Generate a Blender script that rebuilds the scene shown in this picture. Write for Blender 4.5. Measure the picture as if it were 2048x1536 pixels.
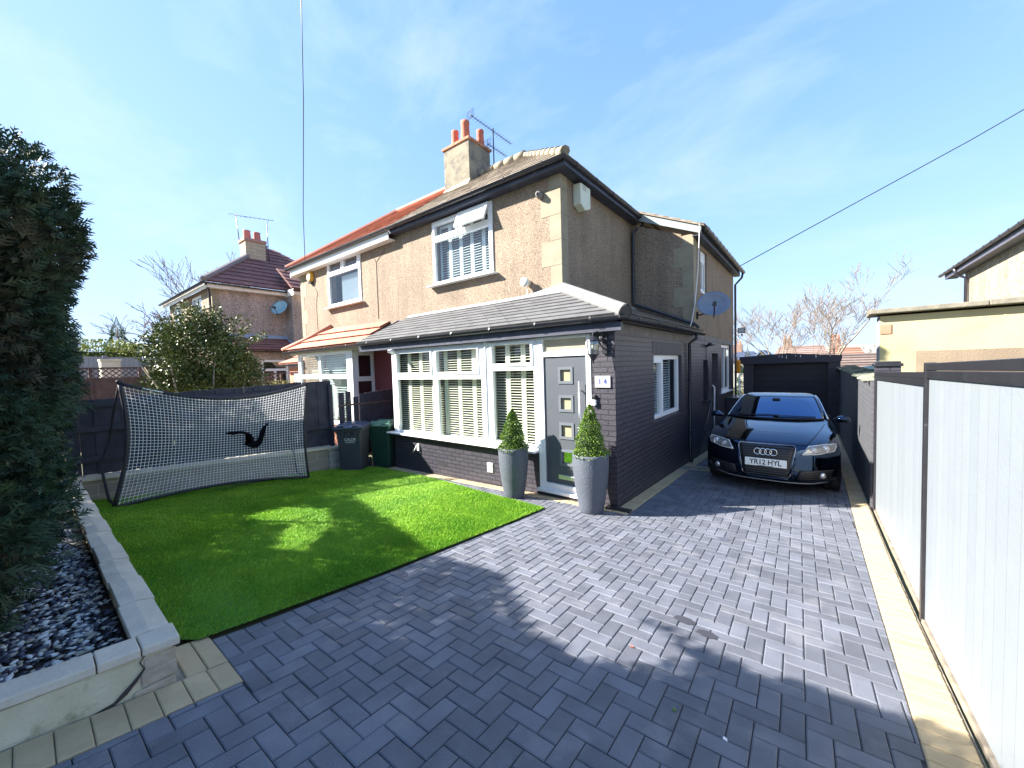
import bpy, bmesh, math, random
import numpy as np
from mathutils import Vector, Matrix
rad = math.radians
for o in list(bpy.data.objects): bpy.data.objects.remove(o)
SC = bpy.context.scene
COL = SC.collection
random.seed(7); RNG = np.random.default_rng(11)

# ---------------------------------------------------------------- camera
YAW, PIT, ROL = 0.6667824, 0.0451114, -0.0292665
cam_d = bpy.data.cameras.new("camera"); cam = bpy.data.objects.new("camera", cam_d); COL.objects.link(cam)
fw = Vector((-math.sin(YAW)*math.cos(PIT), math.cos(YAW)*math.cos(PIT), -math.sin(PIT)))
rt = Vector((math.cos(YAW), math.sin(YAW), 0)); up = rt.cross(fw)
r2 = rt*math.cos(ROL)+up*math.sin(ROL); u2 = -rt*math.sin(ROL)+up*math.cos(ROL)
M = Matrix((r2, u2, -fw)).transposed().to_4x4(); M.translation = Vector((0, 0, 2.0))
cam.matrix_world = M
cam_d.sensor_width = 36; cam_d.lens = 36*774.38/2048; cam_d.clip_start = 0.05; cam_d.clip_end = 3000
SC.camera = cam

# ---------------------------------------------------------------- light
SUNDIR = Vector((-.8, -.6, .675)).normalized()          # towards the sun
sun_d = bpy.data.lights.new("sun", 'SUN'); sun_d.energy = 4.1; sun_d.angle = rad(0.55); sun_d.color = (1, .94, .85)
sun = bpy.data.objects.new("sun", sun_d); COL.objects.link(sun)
sun.rotation_euler = (-SUNDIR).to_track_quat('-Z', 'Y').to_euler(); sun.location = (-20, -15, 20)
W = bpy.data.worlds.new("World"); SC.world = W; W.use_nodes = True
nt = W.node_tree; nt.nodes.clear()
def N(t, **k):
    n = nt.nodes.new(t)
    for a, b in k.items(): setattr(n, a, b)
    return n
sky = N('ShaderNodeTexSky', sky_type='NISHITA'); sky.sun_disc = False
sky.sun_elevation = math.asin(SUNDIR.z); sky.sun_rotation = math.atan2(SUNDIR.x, SUNDIR.y)
sky.air_density = 1.0; sky.dust_density = 0.35; sky.ozone_density = 3.0; sky.altitude = 100
tc = N('ShaderNodeTexCoord'); mp = N('ShaderNodeMapping'); mp.inputs['Rotation'].default_value = (0.25, 0.5, 0.9); mp.inputs['Scale'].default_value = (1.0, 2.2, 3.0)
nz = N('ShaderNodeTexNoise'); nz.inputs['Scale'].default_value = 1.5; nz.inputs['Detail'].default_value = 9; nz.inputs['Roughness'].default_value = .6; nz.inputs['Distortion'].default_value = .35
cr = N('ShaderNodeValToRGB'); cr.color_ramp.elements[0].position = .50; cr.color_ramp.elements[1].position = .85
cr.color_ramp.elements[1].color = (.5, .5, .5, 1)
mx = N('ShaderNodeMixRGB'); mx.inputs[2].default_value = (1.5, 1.7, 1.95, 1)
bg = N('ShaderNodeBackground'); bg.inputs['Strength'].default_value = 0.15
wo = N('ShaderNodeOutputWorld')
L = nt.links.new
L(tc.outputs['Generated'], mp.inputs[0]); L(mp.outputs[0], nz.inputs[0]); L(nz.outputs[0], cr.inputs[0]); L(cr.outputs[0], mx.inputs[0])
den = N('ShaderNodeVectorMath', operation='MULTIPLY_ADD'); den.inputs[1].default_value = (.66, .52, .38); den.inputs[2].default_value = (1, 1, 1)
div = N('ShaderNodeVectorMath', operation='DIVIDE'); tin = N('ShaderNodeVectorMath', operation='MULTIPLY'); tin.inputs[1].default_value = (.78, 1.03, 1.5)
L(sky.outputs[0], tin.inputs[0]); L(tin.outputs[0], den.inputs[0]); L(tin.outputs[0], div.inputs[0]); L(den.outputs[0], div.inputs[1])
L(div.outputs[0], mx.inputs[1]); L(mx.outputs[0], bg.inputs[0]); L(bg.outputs[0], wo.inputs[0])
SC.view_settings.view_transform = 'Standard'; SC.view_settings.look = 'None'
SC.view_settings.exposure = 2.33; SC.view_settings.gamma = 1; SC.view_settings.use_curve_mapping = False
SC.render.engine = 'CYCLES'; SC.cycles.max_bounces = 6; SC.cycles.transparent_max_bounces = 12
SC.cycles.use_denoising = True

# ---------------------------------------------------------------- terrain height
ZX = [-60, -1, 0, .85, 1.9, 3.9, 5, 8, 12.3, 40, 400]
ZZ = [-1.2, -1.38, -1.52, -1.64, -1.75, -1.92, -2.0, -2.12, -2.34, -3.4, -3.4]
def gz(x, y): return np.interp(y, ZX, ZZ)+.025*(np.clip(x, -9, 4)+1)+2.0

# ---------------------------------------------------------------- helpers
def tag(o, label=None, cat=None, group=None, kind=None):
    if label: o['label'] = label
    if cat: o['category'] = cat
    if group: o['group'] = group
    if kind: o['kind'] = kind
    return o
def thing(name, loc, label, cat, group=None, rz=0):
    o = bpy.data.objects.new(name, None); COL.objects.link(o); o.location = loc; o.rotation_euler = (0, 0, rz)
    o.empty_display_size = .1
    return tag(o, label, cat, group)
def copy_tree(o, parent=None):
    c = o.copy(); COL.objects.link(c)
    if parent: c.parent = parent
    for ch in o.children: copy_tree(ch, c)
    return c
class MB:
    def __init__(s): s.v = []; s.f = []; s.m = []; s.sm = []; s.uv = []
    def add(s, vs, fs, m=0, smooth=False):
        b = len(s.v); s.v += [tuple(v) for v in vs]
        for f in fs: s.f.append([b+i for i in f]); s.m.append(m); s.sm.append(smooth)
        return s
    def box(s, a, b, m=0):
        x0, x1 = sorted((a[0], b[0])); y0, y1 = sorted((a[1], b[1])); z0, z1 = sorted((a[2], b[2]))
        return s.add([(x0,y0,z0),(x1,y0,z0),(x1,y1,z0),(x0,y1,z0),(x0,y0,z1),(x1,y0,z1),(x1,y1,z1),(x0,y1,z1)],
                     [(0,3,2,1),(4,5,6,7),(0,1,5,4),(1,2,6,5),(2,3,7,6),(3,0,4,7)], m)
    def hexa(s, p, m=0):   # 8 corners, bottom 4 ccw then top 4
        return s.add(p, [(0,3,2,1),(4,5,6,7),(0,1,5,4),(1,2,6,5),(2,3,7,6),(3,0,4,7)], m)
    def slab(s, quad, t, m=0):   # quad thickened downwards along its normal
        q = [Vector(p) for p in quad]; n = (q[1]-q[0]).cross(q[3]-q[0]).normalized()
        lo = [p-n*t for p in q]
        return s.add(lo+q, [(0,3,2,1),(4,5,6,7),(0,1,5,4),(1,2,6,5),(2,3,7,6),(3,0,4,7)], m)
    def bar(s, a, b, w, h, m=0, upv=(0,0,1)):   # box beam from a to b
        a, b = Vector(a), Vector(b); d = (b-a).normalized(); u = Vector(upv)
        if abs(d.dot(u)) > .98: u = Vector((0,1,0))
        r = d.cross(u).normalized(); u = r.cross(d)
        p = []
        for q in (a, b):
            p += [q-r*w/2-u*h/2, q+r*w/2-u*h/2, q+r*w/2+u*h/2, q-r*w/2+u*h/2]
        return s.add(p, [(0,3,2,1),(4,5,6,7),(0,1,5,4),(1,2,6,5),(2,3,7,6),(3,0,4,7)], m)
    def tube(s, path, r, n=8, m=0, cap=True, arc=None, smooth=True, upv=None):
        P = [Vector(p) for p in path]; rs = r if isinstance(r, (list, tuple)) else [r]*len(P)
        vs = []; fr = None
        for i, p in enumerate(P):
            d = (P[min(i+1, len(P)-1)]-P[max(i-1, 0)]).normalized()
            if upv is not None: u = Vector(upv)
            elif fr is None: u = Vector((0,0,1)) if abs(d.z) < .9 else Vector((1,0,0))
            else: u = fr
            a = d.cross(u).normalized(); u = a.cross(d).normalized(); fr = u
            for k in range(n):
                t = (arc[0]+(arc[1]-arc[0])*k/(n-1)) if arc else 2*math.pi*k/n
                vs.append(p+(a*math.cos(t)+u*math.sin(t))*rs[i])
        fs = []; kk = n-1 if arc else n
        for i in range(len(P)-1):
            for k in range(kk):
                fs.append((i*n+k, i*n+(k+1)%n, (i+1)*n+(k+1)%n, (i+1)*n+k))
        s.add(vs, fs, m, smooth)
        if cap and not arc:
            b = len(s.v)-len(vs)
            s.f.append([b+k for k in range(n)][::-1]); s.m.append(m); s.sm.append(False)
            s.f.append([b+(len(P)-1)*n+k for k in range(n)]); s.m.append(m); s.sm.append(False)
        return s
    def lathe(s, prof, c=(0,0,0), n=24, m=0, smooth=True, ax='z'):
        vs = []
        for r, z in prof:
            for k in range(n):
                t = 2*math.pi*k/n; q = (r*math.cos(t), r*math.sin(t), z)
                if ax == 'y': q = (q[0], q[2], q[1])
                if ax == 'x': q = (q[2], q[0], q[1])
                vs.append((q[0]+c[0], q[1]+c[1], q[2]+c[2]))
        fs = [(i*n+k, i*n+(k+1)%n, (i+1)*n+(k+1)%n, (i+1)*n+k) for i in range(len(prof)-1) for k in range(n)]
        if ax == 'y': fs = [f[::-1] for f in fs]
        return s.add(vs, fs, m, smooth)
    def prism(s, poly, d, m=0):   # polygon (3d points, planar) extruded by vector d
        n = len(poly); d = Vector(d); P = [Vector(p) for p in poly]
        fs = [tuple(range(n))[::-1], tuple(range(n, 2*n))]+[(i, (i+1)%n, n+(i+1)%n, n+i) for i in range(n)]
        return s.add(P+[p+d for p in P], fs, m)
    def build(s, name, mats, parent=None, loc=None, bevel=0, local=False, subsurf=0, recalc=True, seg=2):
        off = Vector((0,0,0))
        if not local:
            if parent is not None:
                q = parent
                while q: off += q.location; q = q.parent
            elif loc is not None: off = Vector(loc)
        V = np.array(s.v, dtype=float)-np.array(off)
        me = bpy.data.meshes.new(name); me.from_pydata([tuple(v) for v in V], [], s.f)
        for m in (mats if isinstance(mats, (list, tuple)) else [mats]): me.materials.append(m)
        me.polygons.foreach_set('material_index', s.m); me.polygons.foreach_set('use_smooth', s.sm)
        if recalc:
            bm = bmesh.new(); bm.from_mesh(me); bmesh.ops.recalc_face_normals(bm, faces=bm.faces); bm.to_mesh(me); bm.free()
        boxuv(me, off)
        o = bpy.data.objects.new(name, me); COL.objects.link(o)
        if parent is not None: o.parent = parent
        elif loc is not None: o.location = loc
        if bevel:
            b = o.modifiers.new('bevel', 'BEVEL'); b.width = bevel; b.segments = seg; b.limit_method = 'ANGLE'; b.angle_limit = rad(40)
        if subsurf:
            b = o.modifiers.new('subsurf', 'SUBSURF'); b.levels = subsurf; b.render_levels = subsurf
        return o
def boxuv(me, off=(0,0,0)):
    uvl = me.uv_layers.new(name='UVMap'); n = len(me.loops)
    vi = np.empty(n, dtype=np.int32); me.loops.foreach_get('vertex_index', vi)
    co = np.empty(len(me.vertices)*3); me.vertices.foreach_get('co', co); co = co.reshape(-1, 3)+np.array(off)
    nf = len(me.polygons); nr = np.empty(nf*3); me.polygons.foreach_get('normal', nr); nr = np.abs(nr.reshape(-1, 3))
    tot = np.empty(nf, dtype=np.int32); me.polygons.foreach_get('loop_total', tot)
    ax = np.repeat(np.argmax(nr*np.array([1, 1, 1.01]), axis=1), tot); P = co[vi]
    uv = np.where((ax == 0)[:, None], P[:, [1, 2]], np.where((ax == 1)[:, None], P[:, [0, 2]], P[:, [0, 1]]))
    uvl.data.foreach_set('uv', uv.ravel())
def npmesh(name, V, F, mat, parent=None, smooth=False, loc=None):
    V = np.asarray(V, dtype=np.float32); F = np.asarray(F, dtype=np.int32); k = F.shape[1]
    off = np.zeros(3)
    if parent is not None: off = np.array(parent.location)
    elif loc is not None: off = np.array(loc)
    me = bpy.data.meshes.new(name); me.vertices.add(len(V)); me.vertices.foreach_set('co', (V-off).astype(np.float32).ravel())
    me.loops.add(F.size); me.loops.foreach_set('vertex_index', F.ravel()); me.polygons.add(len(F))
    me.polygons.foreach_set('loop_start', np.arange(0, F.size, k, dtype=np.int32)); me.polygons.foreach_set('loop_total', np.full(len(F), k, dtype=np.int32))
    if smooth: me.polygons.foreach_set('use_smooth', np.ones(len(F), dtype=bool))
    me.update(calc_edges=True); me.materials.append(mat)
    o = bpy.data.objects.new(name, me); COL.objects.link(o)
    if parent is not None: o.parent = parent
    elif loc is not None: o.location = loc
    return o
def rings(z): return z
def text(name, s, size, mat, loc, rot, parent=None, ext=.001, align='CENTER', wx=1, bold=0):
    c = bpy.data.curves.new(name, 'FONT'); c.offset = bold; c.body = s; c.size = size; c.extrude = ext; c.align_x = align; c.align_y = 'CENTER'
    t = bpy.data.objects.new(name, c); COL.objects.link(t); bpy.context.view_layer.update()
    me = bpy.data.meshes.new_from_object(t.evaluated_get(bpy.context.evaluated_depsgraph_get()))
    bpy.data.objects.remove(t); me.materials.clear(); me.materials.append(mat)
    o = bpy.data.objects.new(name, me); COL.objects.link(o); o.scale = (wx, 1, 1)
    off = Vector((0,0,0)); q = parent
    while q: off += q.location; q = q.parent
    o.location = Vector(loc)-off; o.rotation_euler = rot
    if parent: o.parent = parent
    return o

# ---------------------------------------------------------------- materials
def mat(name, col, rough=.7, var=.12, vs=6, bump=0, bs=60, metal=0, spec=.5, coat=0, col2=None, coord='Object', det=4, island=0, dirt=None):
    m = bpy.data.materials.new(name); m.use_nodes = True; t = m.node_tree; b = t.nodes['Principled BSDF']
    b.inputs['Roughness'].default_value = rough; b.inputs['Metallic'].default_value = metal
    b.inputs['Specular IOR Level'].default_value = spec; b.inputs['Coat Weight'].default_value = coat
    b.inputs['Coat Roughness'].default_value = .03
    c = t.nodes.new('ShaderNodeTexCoord'); nz = t.nodes.new('ShaderNodeTexNoise'); nz.inputs['Scale'].default_value = vs; nz.inputs['Detail'].default_value = det
    t.links.new(c.outputs[coord], nz.inputs[0])
    rp = t.nodes.new('ShaderNodeValToRGB'); rp.color_ramp.elements[0].position = .3; rp.color_ramp.elements[1].position = .7
    c2 = col2 or tuple(min(1, x*(1+var)) for x in col); c1 = col if col2 else tuple(x*(1-var) for x in col)
    rp.color_ramp.elements[0].color = (*c1, 1); rp.color_ramp.elements[1].color = (*c2, 1)
    t.links.new(nz.outputs[0], rp.inputs[0]); out = rp.outputs[0]
    if island:
        g = t.nodes.new('ShaderNodeNewGeometry'); h = t.nodes.new('ShaderNodeMapRange'); h.inputs['To Min'].default_value = 1-island; h.inputs['To Max'].default_value = 1+island
        t.links.new(g.outputs['Random Per Island'], h.inputs[0]); k = t.nodes.new('ShaderNodeMixRGB'); k.blend_type = 'MULTIPLY'; k.inputs[0].default_value = 1
        t.links.new(out, k.inputs[1]); t.links.new(h.outputs[0], k.inputs[2]); out = k.outputs[0]
    if dirt:    # (colour, scale, threshold, amount)
        n2 = t.nodes.new('ShaderNodeTexNoise'); n2.inputs['Scale'].default_value = dirt[1]; n2.inputs['Detail'].default_value = 8; n2.inputs['Roughness'].default_value = .65
        t.links.new(c.outputs[coord], n2.inputs[0]); r2_ = t.nodes.new('ShaderNodeValToRGB'); r2_.color_ramp.elements[0].position = dirt[2]; r2_.color_ramp.elements[1].position = dirt[2]+.15
        r2_.color_ramp.elements[1].color = (dirt[3],)*3+(1,); t.links.new(n2.outputs[0], r2_.inputs[0])
        k = t.nodes.new('ShaderNodeMixRGB'); t.links.new(r2_.outputs[0], k.inputs[0]); t.links.new(out, k.inputs[1]); k.inputs[2].default_value = (*dirt[0], 1); out = k.outputs[0]
    t.links.new(out, b.inputs['Base Color'])
    if bump:
        n3 = t.nodes.new('ShaderNodeTexNoise'); n3.inputs['Scale'].default_value = bs; n3.inputs['Detail'].default_value = 5; t.links.new(c.outputs[coord], n3.inputs[0])
        bp = t.nodes.new('ShaderNodeBump'); bp.inputs['Strength'].default_value = bump; bp.inputs['Distance'].default_value = .01
        t.links.new(n3.outputs[0], bp.inputs['Height']); t.links.new(bp.outputs[0], b.inputs['Normal'])
    m['out'] = 0
    return m
def brickmat(name, c1, c2, mortar, rough=.6, bw=.225, rh=.075, ms=.011, bump=.6, off=.5, soft=.1, dirt=None, ox=0, oz=0, spec=.5):
    m = mat(name, c1, rough, .1, spec=spec, dirt=dirt); t = m.node_tree; b = t.nodes['Principled BSDF']
    uv = t.nodes.new('ShaderNodeUVMap'); mp = t.nodes.new('ShaderNodeMapping'); mp.inputs['Location'].default_value = (ox, oz, 0); t.links.new(uv.outputs[0], mp.inputs[0])
    br = t.nodes.new('ShaderNodeTexBrick'); br.inputs['Scale'].default_value = 1; br.offset = off
    br.inputs['Brick Width'].default_value = bw; br.inputs['Row Height'].default_value = rh; br.inputs['Mortar Size'].default_value = ms/2; br.inputs['Mortar Smooth'].default_value = soft
    br.inputs['Color1'].default_value = (*c1, 1); br.inputs['Color2'].default_value = (*c2, 1); br.inputs['Mortar'].default_value = (*mortar, 1)
    t.links.new(mp.outputs[0], br.inputs[0])
    src = b.inputs['Base Color'].links[0].from_socket
    k = t.nodes.new('ShaderNodeMixRGB'); k.blend_type = 'MIX'; k.inputs[0].default_value = .72
    t.links.new(src, k.inputs[1]); t.links.new(br.outputs[0], k.inputs[2]); t.links.new(k.outputs[0], b.inputs['Base Color'])
    nn = t.nodes.new('ShaderNodeTexNoise'); nn.inputs['Scale'].default_value = 45; t.links.new(uv.outputs[0], nn.inputs[0])
    ad = t.nodes.new('ShaderNodeMath'); ad.operation = 'MULTIPLY_ADD'; ad.inputs[1].default_value = -1; t.links.new(br.outputs['Fac'], ad.inputs[0])
    ml = t.nodes.new('ShaderNodeMath'); ml.operation = 'MULTIPLY'; ml.inputs[1].default_value = .35; t.links.new(nn.outputs[0], ml.inputs[0]); t.links.new(ml.outputs[0], ad.inputs[2])
    bp = t.nodes.new('ShaderNodeBump'); bp.inputs['Strength'].default_value = bump; bp.inputs['Distance'].default_value = .012
    t.links.new(ad.outputs[0], bp.inputs['Height']); t.links.new(bp.outputs[0], b.inputs['Normal'])
    return m
def dashmat(name, cols, scale=75, bump=.7, base=None):     # pebbledash: small stones in three colours
    m = mat(name, cols[0], .85); t = m.node_tree; b = t.nodes['Principled BSDF']
    c = t.nodes.new('ShaderNodeTexCoord'); v = t.nodes.new('ShaderNodeTexVoronoi'); v.inputs['Scale'].default_value = scale; t.links.new(c.outputs['Object'], v.inputs[0])
    sp = t.nodes.new('ShaderNodeSeparateColor'); t.links.new(v.outputs['Color'], sp.inputs[0])
    rp = t.nodes.new('ShaderNodeValToRGB'); rp.color_ramp.interpolation = 'CONSTANT'
    pos = [0, .14, .5, .82]
    rp.color_ramp.elements[0].color = (*cols[0], 1); rp.color_ramp.elements[1].position = pos[1]; rp.color_ramp.elements[1].color = (*cols[1], 1)
    for i in (2, 3):
        e = rp.color_ramp.elements.new(pos[i]); e.color = (*cols[i], 1)
    t.links.new(sp.outputs[0], rp.inputs[0])
    n2 = t.nodes.new('ShaderNodeTexNoise'); n2.inputs['Scale'].default_value = 1.3; n2.inputs['Detail'].default_value = 6; t.links.new(c.outputs['Object'], n2.inputs[0])
    mr = t.nodes.new('ShaderNodeMapRange'); mr.inputs['From Min'].default_value = .3; mr.inputs['From Max'].default_value = .7; mr.inputs['To Min'].default_value = .66; mr.inputs['To Max'].default_value = 1.16
    m4 = t.nodes.new('ShaderNodeMapping'); m4.inputs['Scale'].default_value = (4, 4, .35); t.links.new(c.outputs['Object'], m4.inputs[0]); n4 = t.nodes.new('ShaderNodeTexNoise'); n4.inputs['Scale'].default_value = 1; n4.inputs['Detail'].default_value = 5; t.links.new(m4.outputs[0], n4.inputs[0])
    av = t.nodes.new('ShaderNodeMath'); av.operation = 'ADD'; t.links.new(n2.outputs[0], av.inputs[0]); t.links.new(n4.outputs[0], av.inputs[1]); hf = t.nodes.new('ShaderNodeMath'); hf.operation = 'MULTIPLY'; hf.inputs[1].default_value = .5; t.links.new(av.outputs[0], hf.inputs[0]); t.links.new(hf.outputs[0], mr.inputs[0])
    k = t.nodes.new('ShaderNodeMixRGB'); k.blend_type = 'MULTIPLY'; k.inputs[0].default_value = 1; t.links.new(rp.outputs[0], k.inputs[1]); t.links.new(mr.outputs[0], k.inputs[2])
    t.links.new(k.outputs[0], b.inputs['Base Color'])
    bp = t.nodes.new('ShaderNodeBump'); bp.invert = True; bp.inputs['Strength'].default_value = bump; bp.inputs['Distance'].default_value = .008
    t.links.new(v.outputs['Distance'], bp.inputs['Height']); t.links.new(bp.outputs[0], b.inputs['Normal'])
    return m
def glassmat(name, tint=(.9,.95,.95), refl=.1, mixmax=.9):
    m = bpy.data.materials.new(name); m.use_nodes = True; t = m.node_tree; t.nodes.clear()
    o = t.nodes.new('ShaderNodeOutputMaterial'); a = t.nodes.new('ShaderNodeBsdfTransparent'); a.inputs[0].default_value = (*tint, 1)
    g = t.nodes.new('ShaderNodeBsdfGlossy'); g.inputs['Roughness'].default_value = .015
    lw = t.nodes.new('ShaderNodeLayerWeight'); f = t.nodes.new('ShaderNodeMath'); f.operation = 'POWER'; f.inputs[1].default_value = 4.5; t.links.new(lw.outputs['Facing'], f.inputs[0])
    mr = t.nodes.new('ShaderNodeMapRange'); mr.inputs['To Min'].default_value = refl; mr.inputs['To Max'].default_value = mixmax; t.links.new(f.outputs[0], mr.inputs[0])
    x = t.nodes.new('ShaderNodeMixShader'); t.links.new(mr.outputs[0], x.inputs[0]); t.links.new(a.outputs[0], x.inputs[1]); t.links.new(g.outputs[0], x.inputs[2]); t.links.new(x.outputs[0], o.inputs[0])
    return m
MT = dict(
 brick=brickmat('painted_brick', (.046,.043,.056), (.060,.056,.070), (.014,.012,.020), .42, bump=1.2, ox=.05, soft=.2, ms=.015),
 render=dashmat('pebbledash', [(.12,.085,.06),(.225,.165,.115),(.29,.22,.155),(.37,.30,.22)], 95),
 render2=dashmat('pale_pebbledash', [(.12,.09,.08),(.33,.26,.22),(.42,.35,.30),(.54,.48,.43)], 60),
 quoin=mat('quoin_stone', (.27,.235,.165), .85, .12, 5, .3, 80),
 white=mat('white_upvc', (.80,.81,.82), .3, .02, 3),
 whitepaint=mat('white_paint', (.76,.76,.76), .6, .05, 3),
 black=mat('black_plastic', (.022,.022,.028), .35, .15, 5),
 gutter=mat('gutter_plastic', (.035,.035,.045), .3, .15, 5),
 bluefascia=mat('dark_fascia', (.035,.04,.065), .5, .3, 4, dirt=((.12,.13,.16), 6, .55, .5)),
 roofgrey=mat('grey_tile', (.105,.105,.108), .75, .15, 4, .3, 90, island=.12, dirt=((.19,.185,.165), 9, .58, .4)),
 rooftan=mat('weathered_tile', (.23,.19,.15), .9, .2, 5, .4, 80, island=.15, dirt=((.34,.30,.20), 12, .5, .6)),
 roofred=mat('terracotta_tile', (.42,.17,.11), .75, .12, 4, .2, 70, island=.12),
 roofbrown=mat('brown_tile', (.22,.10,.085), .8, .2, 4, .2, 60, island=.15, dirt=((.4,.32,.27), 9, .6, .5)),
 hip=mat('hip_cement', (.18,.18,.18), .8, .15, 6, .3, 60),
 lead=mat('lead_flashing', (.42,.42,.43), .6, .15, 8),
 glass=glassmat('window_glass'),
 glassdark=glassmat('reflective_glass', (.35,.40,.42), .22),
 cream=mat('cream_shutter', (.74,.72,.58), .5, .03, 3),
 whiteblind=mat('white_blind', (.62,.68,.72), .5, .03, 3),
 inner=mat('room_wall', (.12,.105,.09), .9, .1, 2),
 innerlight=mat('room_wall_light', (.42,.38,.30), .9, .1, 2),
 door=mat('anthracite_door', (.075,.085,.10), .45, .05, 3, .15, 40),
 chrome=mat('brushed_steel', (.72,.72,.72), .28, .05, 20, metal=1),
 wood=mat('dark_fence_timber', (.040,.040,.060), .75, .3, 5, .5, 40, island=.25, dirt=((.14,.12,.11), 14, .62, .5)),
 woodgrey=mat('weathered_fence', (.17,.18,.22), .85, .2, 6, .3, 30, island=.1),
 woodbrown=mat('brown_fence', (.13,.075,.065), .85, .25, 6, .3, 30, island=.15),
 coping=mat('coping_stone', (.60,.53,.42), .85, .10, 7, .35, 70, dirt=((.38,.34,.27), 5, .6, .5), island=.06),
 yellowstone=mat('render_plinth', (.50,.43,.28), .9, .15, 6, .5, 50, col2=(.62,.56,.40), dirt=((.22,.19,.09), 9, .56, .7)),
 creamblock=mat('cream_block', (.43,.335,.20), .85, .1, 7, .35, 90, island=.08, dirt=((.35,.30,.24), 6, .62, .4)),
 block=mat('charcoal_block', (.112,.121,.148), .62, .18, 5, .5, 160, island=.2, det=8, dirt=((.20,.20,.22), 3.2, .53, .5)),
 joint=mat('jointing_sand', (.05,.05,.058), .95, .3, 30),
 lawn=mat('artificial_turf', (.18,.38,.035), .6, .1, 2.2, col2=(.32,.52,.055), island=.38, spec=.25),
 lawnbase=mat('turf_backing', (.06,.20,.02), .9),
 conifer=mat('conifer_foliage', (.016,.042,.026), .65, .2, 2.4, col2=(.046,.078,.036), island=.55, spec=.3, dirt=((.095,.060,.038), 1.6, .55, .65)),
 hedgecore=mat('hedge_inner_shade', (.012,.014,.008), .95),
 holly=mat('holly_leaf', (.050,.078,.024), .5, .2, 1.6, col2=(.19,.21,.05), island=.5, spec=.35),
 box=mat('boxwood_leaf', (.05,.13,.015), .5, .2, 12, col2=(.20,.30,.03), island=.45),
 green=mat('yellow_green_hedge', (.16,.20,.03), .7, .2, 3, col2=(.32,.34,.06), island=.3),
 green2=mat('fir_foliage', (.03,.08,.015), .7, .2, 2, col2=(.07,.12,.02), island=.4),
 bark=mat('bark', (.14,.10,.075), .9, .25, 8, .5, 30),
 barkpale=mat('pale_bark', (.42,.33,.23), .9, .2, 2),
 barkpink=mat('twig_bark', (.30,.21,.17), .9, .25, 1),
 asphalt=mat('asphalt', (.06,.06,.065), .9, .15, 10, .3, 120),
 earth=mat('earth_grass', (.10,.11,.05), .95, .3, .6, col2=(.16,.15,.08)),
)
# ================================================================ GROUND
def sheet(name, xs, ys, dz, m, kind='structure', label=None, cat=None):
    X, Y = np.meshgrid(xs, ys); Z = gz(X, Y)+dz
    V = np.stack([X, Y, Z], -1).reshape(-1, 3); nx, ny = len(xs), len(ys); F = []
    for j in range(ny-1):
        for i in range(nx-1): a = j*nx+i; F.append((a, a+1, a+nx+1, a+nx))
    o = npmesh(name, V, F, m); boxuv(o.data); o['kind'] = kind; return o
gx = np.concatenate([np.linspace(-600, -12, 12), np.linspace(-9, 4, 14), np.linspace(8, 600, 12)])
gy = np.concatenate([np.linspace(-300, -10, 8), np.linspace(-8, 20, 29), np.linspace(24, 900, 14)])
sheet('ground', gx, gy, -.035, MT['earth'])
sheet('road', np.linspace(-80, 60, 15), np.linspace(-9, -3.2, 5), -.02, MT['asphalt'])
sheet('pavement', np.linspace(-80, 60, 15), np.linspace(-3.1, -1.25, 3), .06, mat('paving_slab', (.30,.29,.28), .9, .1, 5, .3, 60))
# driveway of herringbone blocks
REG = [(-2.42, .38, -1.2, .66), (-2.99, .38, .66, 4.90), (-8.3, -2.99, 4.38, 4.90), (-1.97, .38, 4.90, 16.0)]
for i, (a, b, c, d) in enumerate(REG): pass
jb = MB()
for (a, b, c, d) in REG:
    ys = np.unique(np.concatenate([[c, d], [y for y in ZX if c < y < d], np.arange(c, d, 1.0)])); 
    for y0, y1 in zip(ys[:-1], ys[1:]):
        jb.add([(a, y0, gz(a, y0)-.011), (b, y0, gz(b, y0)-.011), (b, y1, gz(b, y1)-.011), (a, y1, gz(a, y1)-.011)], [(0,1,2,3)])
tag(jb.build('driveway_bed', MT['joint']), kind='structure')
def clip(poly, r):
    def cl(P, f):
        out = []
        for i in range(len(P)):
            p, q = P[i], P[(i+1) % len(P)]; a, b = f(p), f(q)
            if a >= 0: out.append(p)
            if a*b < 0: t = a/(a-b); out.append((p[0]+(q[0]-p[0])*t, p[1]+(q[1]-p[1])*t))
        return out
    for f in (lambda p: p[0]-r[0], lambda p: r[1]-p[0], lambda p: p[1]-r[2], lambda p: r[3]-p[1]):
        if len(poly) < 3: return []
        poly = cl(poly, f)
    return poly
def inset(P, d):
    n = len(P); out = []
    for i in range(n):
        a, b, c = Vector(P[i-1]), Vector(P[i]), Vector(P[(i+1) % n])
        e1 = (b-a); e2 = (c-b)
        if e1.length < 1e-5 or e2.length < 1e-5: out.append(tuple(b)); continue
        e1.normalize(); e2.normalize(); n1 = Vector((-e1.y, e1.x)); n2 = Vector((-e2.y, e2.x)); m = n1+n2
        k = m.dot(n1)
        out.append(tuple(b+m*(d/max(k, .25))))
    return out
def area(P): return .5*sum(P[i-1][0]*P[i][1]-P[i][0]*P[i-1][1] for i in range(len(P)))
bmv, bmf = [], []
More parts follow.
